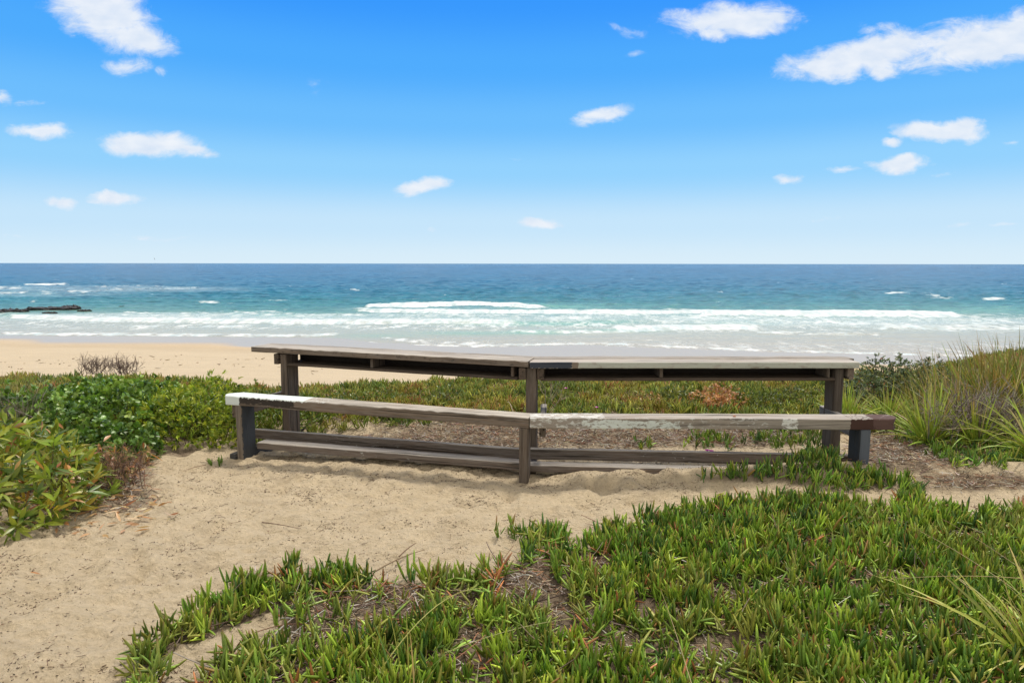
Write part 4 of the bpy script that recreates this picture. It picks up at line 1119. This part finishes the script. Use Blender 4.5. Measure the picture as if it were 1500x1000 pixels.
# ------------------------------------------------------------------ twiggy dead bushes
def twigbush(name, cx, cy, z0, R_, H_, n, col, label, cat, depth=3, w0=0.006, wts=None):
    root = empty(name, (cx, cy, z0)); tag(root, label, cat)
    def grow(B, n):
        bag = Bag()
        D = rdir(n, 5, 55); L = rng.uniform(0.35, 0.6, n) * H_; Wd = np.full(n, w0)
        for g in range(depth + 1):
            V = strips(B, D, L, Wd, (1, 0.85, 0.75), -0.05, 'tri', curl=rng.normal(0, 0.12, len(B)))
            bag.add(V, pal(len(B), col, wts, 0.15))
            if g == depth: break
            kk = 3 if g < 2 else 2
            i = np.repeat(np.arange(len(B)), kk); s = rng.uniform(0.45, 1.0, len(i))
            c_ = V[0].mean(axis=2); seg = np.minimum((s * 2).astype(int), 1); fr = s * 2 - seg
            B2 = c_[i, seg] * (1 - fr)[:, None] + c_[i, np.minimum(seg + 1, 2)] * fr[:, None]
            D = norm(D[i] + rng.normal(0, 0.55, (len(i), 3)) + np.array([0, 0, 0.15])); L = L[i] * rng.uniform(0.5, 0.8, len(i)); Wd = Wd[i] * 0.62
            B = B2
        return bag
    B = np.tile(np.array([cx, cy, z0 - 0.02]), (n, 1)) + rng.normal(0, R_ * 0.35, (n, 3)) * np.array([1, .6, 0.0])
    if n <= 14:
        for q in range(n): grow(B[q:q + 1], 1).build('branch', STEM, root)
    else: grow(B, n).build('stems', STEM, root)
    return root
GB = [(0.22, 0.18, 0.15), (0.15, 0.115, 0.095), (0.30, 0.26, 0.22)]
for (px_, w_, lab) in ((142, .22, 'bare brown twiggy bush behind the green shrub, nearer the picture edge'), (183, .20, 'bare brown twiggy bush behind the green shrub, nearer the table')):
    x_, y_ = at(px_, 566, -0.05)
    twigbush('bare_bush', x_, y_, float(hgt(x_, y_, False)) + .20, w_, 0.26, 36, [(0.20, 0.14, 0.12), (0.13, 0.09, 0.08)], lab, 'bare bush', 2, .006)
x_, y_ = at(22, 640, 0.05)
twigbush('bare_bush', x_, y_, float(hgt(x_, y_, False)), .16, 0.50, 14, GB, 'grey leafless branches sticking out of the shrub at the picture edge', 'bare bush', 3, .007)
x_, y_ = at(1450, 600, 0.33)
twigbush('twiggy_bush', x_, y_, float(hgt(x_, y_, False)) + .02, .50, 0.46, 70, [(0.38, 0.33, 0.28), (0.26, 0.21, 0.18), (0.14, 0.11, 0.10)], 'tangled grey twiggy bush under the brown tipped rushes', 'bush', 3, .009)
x_, y_ = at(1405, 610, 0.2)
twigbush('twiggy_bush', x_, y_, float(hgt(x_, y_, False)), .30, 0.26, 60, [(0.25, 0.2, 0.14), (0.38, 0.30, 0.18)], 'low brown twiggy bush behind the bright green tussock', 'bush', 3, .004)
x_, y_ = at(800, 600, 0.0)
twigbush('bare_bush', x_, y_, float(hgt(x_, y_, False)), .10, 0.42, 5, [(0.42, 0.33, 0.26), (0.30, 0.24, 0.2)], 'few bare pinkish branches just behind the middle tabletop leg', 'bare bush', 2, .006)
x_, y_ = at(312, 588, 0.0)
twigbush('bare_bush', x_, y_, float(hgt(x_, y_, False)), .05, 0.34, 4, [(0.10, 0.08, 0.07)], 'dark stubby dead stem above the bright green bush by the white bench end', 'bare bush', 1, .014)
x_, y_ = at(185, 715, 0.0)
twigbush('dry_bush', x_, y_, 0.0, .20, 0.30, 26, [(0.20, 0.12, 0.09), (0.33, 0.20, 0.13), (0.12, 0.08, 0.06)], 'low tangle of reddish brown dry stems at the foot of the long leaved shrub', 'bush', 3, .005)

# ------------------------------------------------------------------ leafy shrubs
def shrub(name, blobs, dens, leafL, leafW, nper, prof, cols, wts, label, cat, tipc=None, spread=(25, 75), thick=0.10, stemc=(0.14, 0.10, 0.07), group=None, dryf=0.0, sect='fold', fold=0.25, mat=None, stem_n=None, droop=0.1, minh=0.02):
    """blobs: (cx, cy, rx, ry, height) lobes of one crown; rosettes of leaves fill a shell under its top surface"""
    cx0, cy0 = blobs[0][0], blobs[0][1]
    z0 = float(hgt(cx0, cy0, False)); root = empty(name, (cx0, cy0, z0)); tag(root, label, cat, group)
    bx = np.array(blobs)
    x0, x1 = (bx[:, 0] - bx[:, 2]).min(), (bx[:, 0] + bx[:, 2]).max(); y0, y1 = (bx[:, 1] - bx[:, 3]).min(), (bx[:, 1] + bx[:, 3]).max()
    def H(X, Y):
        h = np.zeros(len(X))
        for (cx, cy, rx, ry, hh) in blobs:
            q = 1 - ((X - cx) / rx) ** 2 - ((Y - cy) / ry) ** 2
            h = np.maximum(h, hh * np.sqrt(np.clip(q, 0, 1)))
        return h * (1 + 0.45 * fbm(X * 3.4, Y * 3.4, 3, 401)) + 0.09 * perlin(X * 6.5, Y * 6.5, 409) * (h > 0)
    X, Y = scatter(x0, x1, y0, y1, dens)
    h = H(X, Y); k = h > 0.03; X, Y, h = X[k], Y[k], h[k]
    e = 0.02
    gx_ = (H(X + e, Y) - h) / e; gy_ = (H(X, Y + e) - h) / e
    nrm = norm(np.stack([-gx_, -gy_, np.full(len(X), 1.3)], -1))
    dep = rng.random(len(X)) ** 1.6 * np.minimum(h, thick * 4) - (rng.random(len(X)) < 0.05) * rng.uniform(0.02, 0.07, len(X))
    gz = hgt(X, Y, False)
    Cn = np.stack([X, Y, gz + np.maximum(h - dep, minh)], -1)
    nrm = norm(nrm + rng.normal(0, 0.35, nrm.shape))
    npr = rng.integers(nper[0], nper[1] + 1, len(X)); i = np.repeat(np.arange(len(X)), npr); m = len(i)
    a = rng.uniform(0, 2 * np.pi, m); th = np.radians(rng.uniform(*spread, m))
    t1 = norm(np.cross(nrm, np.array([0.3, 0.2, 1.0])[None] + 0.01)); t2 = np.cross(nrm, t1)
    D = nrm[i] * np.cos(th)[:, None] + (t1[i] * np.cos(a)[:, None] + t2[i] * np.sin(a)[:, None]) * np.sin(th)[:, None]
    L = rng.uniform(*leafL, m); Wd = L * rng.uniform(*leafW, m)
    B = Cn[i] + nrm[i] * (rng.uniform(-0.5, 0.3, m) * L)[:, None]
    # orient blade flat side towards the shoot axis
    s0 = norm(np.cross(D, np.array([0, 0, 1.0])[None])); n0 = norm(np.cross(s0, D))
    want = norm(np.cross(D, nrm[i]))
    roll = np.arctan2((want * n0).sum(1), (want * s0).sum(1)) + rng.normal(0, 0.25, m)
    rc = pal(len(X), cols, wts, 0.15)
    c0 = rc[i] * (1 + 0.12 * rng.normal(size=(m, 1))); c1 = c0 * 1.15 if tipc is None else c0 * 0.5 + 0.5 * np.array(tipc)
    dr_ = rng.random(m) < dryf
    c0[dr_] = pal(int(dr_.sum()), [(0.45, 0.22, 0.07), (0.50, 0.34, 0.16), (0.34, 0.13, 0.05)], None, 0.15); c1 = np.where(dr_[:, None], c0, c1)
    bag = Bag()
    bag.add(strips(B, D, L, Wd, prof, droop, sect, roll, fold, curl=rng.normal(0, 0.08, m)), c0, c1, 2.0)
    bag.build('foliage', mat or LEAF, root)
    ns = stem_n or max(30, len(X) // 14)
    j = rng.choice(len(X), min(ns, len(X)), replace=False)
    base = np.stack([X[j] * 0.75 + 0.25 * bx[:, 0].mean(), Y[j] * 0.75 + 0.25 * bx[:, 1].mean()], -1)
    Bs = np.concatenate([base, hgt(base[:, 0], base[:, 1], False)[:, None] - 0.02], 1)
    Ds = Cn[j] - Bs; Ls = np.linalg.norm(Ds, axis=1)
    bag = Bag()
    bag.add(strips(Bs, Ds, Ls, np.full(len(j), 0.006), (1, 0.8, 0.6, 0.45), -0.05, 'tri', curl=rng.normal(0, 0.1, len(j))), pal(len(j), [stemc], None, 0.2))
    bag.build('stems', STEM, root)
    return root
def lobe(px_, py_, rx, ry, h, z=0.0):
    x_, y_ = at(px_, py_, z); return (x_, y_, rx, ry, h)
ROUND = (0.28, 0.62, 0.95, 1.0, 0.55)
ELLI = (0.15, 0.7, 1.0, 0.85, 0.5, 0.06)
shrub('broad_leaved_shrub', [lobe(150, 628, .90, .70, .40), lobe(95, 632, .80, .70, .38), lobe(200, 616, .70, .62, .35), lobe(35, 628, .6, .7, .27), lobe(235, 606, .50, .5, .30), lobe(150, 600, .75, .6, .28)], 620, (0.030, 0.054), (0.50, 0.68), (5, 8), ROUND,
      [(0.13, 0.225, 0.032), (0.18, 0.295, 0.045), (0.065, 0.130, 0.022), (0.27, 0.38, 0.075)], (4, 4, 3, 2), 'large glossy dark green shrub with rounded leaves beside the sandy path', 'shrub', spread=(20, 70))
shrub('broad_leaved_shrub', [lobe(150, 668, .42, .36, .26), lobe(185, 664, .26, .26, .20), lobe(105, 655, .4, .4, .30)], 700, (0.032, 0.052), (0.50, 0.68), (5, 8), ROUND,
      [(0.11, 0.20, 0.035), (0.16, 0.26, 0.05), (0.065, 0.13, 0.025)], (4, 3, 3), 'low glossy green shrub lobe reaching onto the sand in front of the large one', 'shrub', spread=(20, 70))
NARR = (0.25, 0.9, 1.0, 0.7, 0.08)
shrub('fine_leaved_bush', [lobe(285, 638, .50, .36, .40), lobe(240, 632, .30, .34, .34), lobe(322, 640, .30, .30, .34), lobe(300, 615, .5, .36, .40), lobe(262, 646, .22, .2, .22)], 1500, (0.030, 0.052), (0.20, 0.28), (6, 9), NARR,
      [(0.28, 0.37, 0.035), (0.18, 0.28, 0.028), (0.40, 0.46, 0.045), (0.10, 0.17, 0.02)], (4, 3, 3, 2), 'rounded bright yellow green bush next to the white painted bench end', 'bush', tipc=(0.42, 0.44, 0.05), spread=(8, 42))
shrub('fine_leaved_bush', [lobe(400, 622, .45, .35, .24), lobe(455, 610, .4, .35, .20), lobe(370, 606, .4, .4, .24)], 1000, (0.028, 0.044), (0.22, 0.32), (6, 8), NARR,
      [(0.13, 0.20, 0.028), (0.09, 0.16, 0.02), (0.18, 0.24, 0.03)], (4, 3, 3), 'low green bush behind the end tabletop leg near the white bench end', 'bush', tipc=(0.26, 0.24, 0.04), spread=(12, 55))
shrub('fine_leaved_bush', [lobe(380, 592, .9, .45, .16, -.05), lobe(250, 585, .8, .4, .20, -.0), lobe(520, 590, .8, .4, .12, -.08), lobe(640, 590, .7, .35, .10, -.08)], 700, (0.028, 0.046), (0.26, 0.38), (6, 8), NARR,
      [(0.12, 0.19, 0.03), (0.10, 0.15, 0.03), (0.20, 0.23, 0.04), (0.17, 0.12, 0.04)], (4, 3, 3, 1), 'low leafy fringe along the dune edge under the far end of the tabletop', 'bush', tipc=(0.25, 0.2, 0.05), spread=(12, 60), dryf=0.03)
shrub('dry_leaved_bush', [lobe(1045, 596, .30, .26, .20), lobe(1065, 592, .22, .22, .18)], 1000, (0.030, 0.048), (0.30, 0.42), (5, 8), ELLI,
      [(0.50, 0.26, 0.12), (0.42, 0.20, 0.08), (0.58, 0.36, 0.18), (0.22, 0.22, 0.05)], (4, 3, 3, 1), 'withered orange brown bush behind the bench, below the tabletop', 'bush', spread=(20, 80))
shrub('dry_leaved_bush', [lobe(950, 592, .22, .2, .14)], 600, (0.028, 0.044), (0.28, 0.40), (4, 7), ELLI,
      [(0.42, 0.24, 0.10), (0.20, 0.22, 0.05), (0.34, 0.28, 0.08)], (4, 3, 3), 'small half withered bush between the middle tabletop leg and the orange one', 'bush', spread=(20, 80))
shrub('fine_leaved_bush', [lobe(1000, 592, .25, .25, .2), lobe(1120, 596, .4, .3, .2), lobe(1165, 590, .3, .3, .2)], 950, (0.028, 0.044), (0.22, 0.32), (6, 8), NARR,
      [(0.17, 0.22, 0.03), (0.10, 0.15, 0.03), (0.09, 0.12, 0.04)], (4, 3, 3), 'dull green bush around the withered orange one', 'bush', tipc=(0.26, 0.24, 0.04), spread=(12, 55))
shrub('grey_green_shrub', [lobe(1300, 588, .42, .35, .50, 0.0), lobe(1335, 588, .4, .35, .46, .0), lobe(1268, 590, .3, .3, .36, 0.0)], 2000, (0.022, 0.040), (0.26, 0.40), (6, 9), ELLI,
      [(0.12, 0.16, 0.075), (0.19, 0.235, 0.115), (0.05, 0.075, 0.035)], (4, 3, 3), 'grey green fine leaved shrub rising just beyond the end of the tabletop', 'shrub', spread=(15, 65), dryf=0.04)
ACA = (0.12, 0.55, 0.92, 1.0, 0.82, 0.45, 0.06)
shrub('long_leaved_shrub', [lobe(40, 760, .34, .34, .40), lobe(-30, 760, .45, .5, .50), lobe(85, 735, .30, .30, .32), lobe(20, 720, .4, .4, .44)], 480, (0.070, 0.125), (0.17, 0.25), (4, 7), ACA,
      [(0.20, 0.29, 0.035), (0.30, 0.38, 0.045), (0.09, 0.16, 0.03), (0.42, 0.36, 0.05)], (4, 3, 3, 2), 'long leaved green shrub with orange edged leaves, nearest one by the sandy path', 'shrub', tipc=(0.30, 0.24, 0.05), spread=(18, 70), dryf=0.09, droop=0.15)
shrub('long_leaved_shrub', [lobe(140, 705, .26, .22, .20), lobe(175, 685, .22, .2, .18)], 260, (0.06, 0.10), (0.20, 0.28), (3, 5), ACA,
      [(0.20, 0.19, 0.05), (0.34, 0.20, 0.08), (0.45, 0.28, 0.14)], (3, 3, 2), 'sparse half dead shrub of dry reddish leaves edging the sandy path', 'shrub', spread=(30, 95), dryf=0.4, droop=0.2)
# grass at the dune edge, left
x_, y_ = at(15, 585, 0.0)
tussock('dune_grass', x_, y_, 260, (0.20, 0.42), (0.003, 0.005), 50, 0.3, [(0.22, 0.22, 0.07), (0.30, 0.25, 0.10), (0.14, 0.16, 0.04)], (3, 3, 2), (0.4, 0.3, 0.16), 'fine olive grass on the dune edge at the picture margin', 'grass', brad=0.35, dead=0.3)

# ------------------------------------------------------------------ fallen leaves
bag = Bag()
X, Y = scatter(-3.6, -1.7, 3.0, 4.9, 320)
px, py = proj(X, Y, hgt(X, Y, False))
k = rng.random(len(X)) < np.clip(1.3 - ell(px, py, 130, 745, 120, 45), 0, 0.8)
X, Y = X[k], Y[k]; n = len(X)
bag.add(strips(np.stack([X, Y, hgt(X, Y) + rng.uniform(0.003, 0.02, n)], -1), rdir(n, 78, 96), rng.uniform(0.05, 0.10, n), rng.uniform(0.012, 0.022, n), ACA, 0.0, 'fold', rng.normal(0, 0.5, n), 0.4, curl=rng.normal(0, .15, n)),
        pal(n, [(0.50, 0.32, 0.16), (0.42, 0.20, 0.08), (0.58, 0.45, 0.28)], (4, 2, 2), 0.12))
o = bag.build('fallen_leaves', LEAF)
tag(o, 'long dry tan leaves fallen on the sand round the long leaved shrub', 'fallen leaves', kind='stuff')
def one_leaf(px_, py_, z, L, w_, col, label, name='fallen_leaf', up=60):
    x_, y_ = at(px_, py_, z)
    b_ = Bag()
    D_ = rdir(1, up - 5, up + 5)
    b_.add(strips(np.array([[x_, y_, z]]), D_, np.array([L]), np.array([w_]), (0.2, 0.8, 1, 0.9, 0.6, 0.1), 0.1, 'fold', np.array([0.2]), 0.3, curl=np.array([0.15])), np.array([col]))
    o_ = b_.build(name, LEAF); tag(o_, label, 'leaf')
one_leaf(1050, 726, 0.10, 0.055, 0.035, (0.62, 0.55, 0.03), 'bright yellow leaf at the back edge of the iceplant carpet')
one_leaf(1077, 610, 0.452, 0.035, 0.02, (0.30, 0.12, 0.05), 'small brown leaf lying on the bench seat', up=88)
one_leaf(45, 838, 0.01, 0.07, 0.016, (0.45, 0.20, 0.07), 'lone orange brown leaf on the sand near the picture edge', up=88)
# magenta iceplant flowers
def flower(px_, py_, z, label):
    x_, y_ = at(px_, py_, z)
    root = empty('iceplant_flower', (x_, y_, z)); tag(root, label, 'flower', 'magenta flowers behind the bench')
    n = 26; b_ = Bag(); a = np.linspace(0, 2 * np.pi, n, endpoint=False)
    D_ = np.stack([np.cos(a), np.sin(a), np.full(n, 0.5)], -1)
    b_.add(strips(np.tile([x_, y_, z], (n, 1)), D_, np.full(n, 0.022), np.full(n, 0.005), (0.8, 1, 0.9, 0.4), 0.0, 'flat', np.zeros(n)), pal(n, [(0.50, 0.03, 0.38)], None, 0.1))
    b_.build('petals', LEAF, root)
    b_ = Bag(); b_.add(strips(np.array([[x_, y_, z - 0.05]]), np.array([[0.05, 0, 1.0]]), np.array([0.052]), np.array([0.005]), (1, 1, 1.4), 0.0, 'tri'), np.array([(0.10, 0.17, 0.03)]))
    b_.build('stem', SUCC, root)
flower(829, 569, .09, 'magenta flower farthest back in the ground cover, beside the middle tabletop leg')
flower(874, 597, .08, 'magenta flower just above the bench seat')
flower(1036, 660, .10, 'magenta flower above the foot rail, left one of a close pair')
flower(1042, 661, .10, 'magenta flower above the foot rail, right one of a close pair')
# a far seabird over the horizon
def bird():
    x0, y0 = -520.0, 1000.0; z0 = 7.5
    V = np.array([(-1.0, 0, 3.4), (-.2, .3, 1.0), (-.5, -.3, 1.2), (.5, .2, -.1), (-.5, .2, .1), (0, -1.2, 0), (.1, 1.3, .05), (.7, 0, -2.6), (.2, .3, -.8), (-.1, -.3, -.7)], float)
    Q = np.array([(0, 1, 4, 2), (7, 8, 3, 9), (1, 6, 3, 8), (2, 5, 4, 1), (9, 3, 5, 2)])
    m_, t, p, o = newmat('bird_grey'); p.inputs['Base Color'].default_value = (0.25, 0.28, 0.3, 1)
    ob = mesh_np('seabird', V, Q, m_); ob.location = (x0, y0, z0); ob.scale = (0.8, 0.8, 0.8)
    tag(ob, 'tiny seabird gliding low above the horizon', 'bird')
bird()
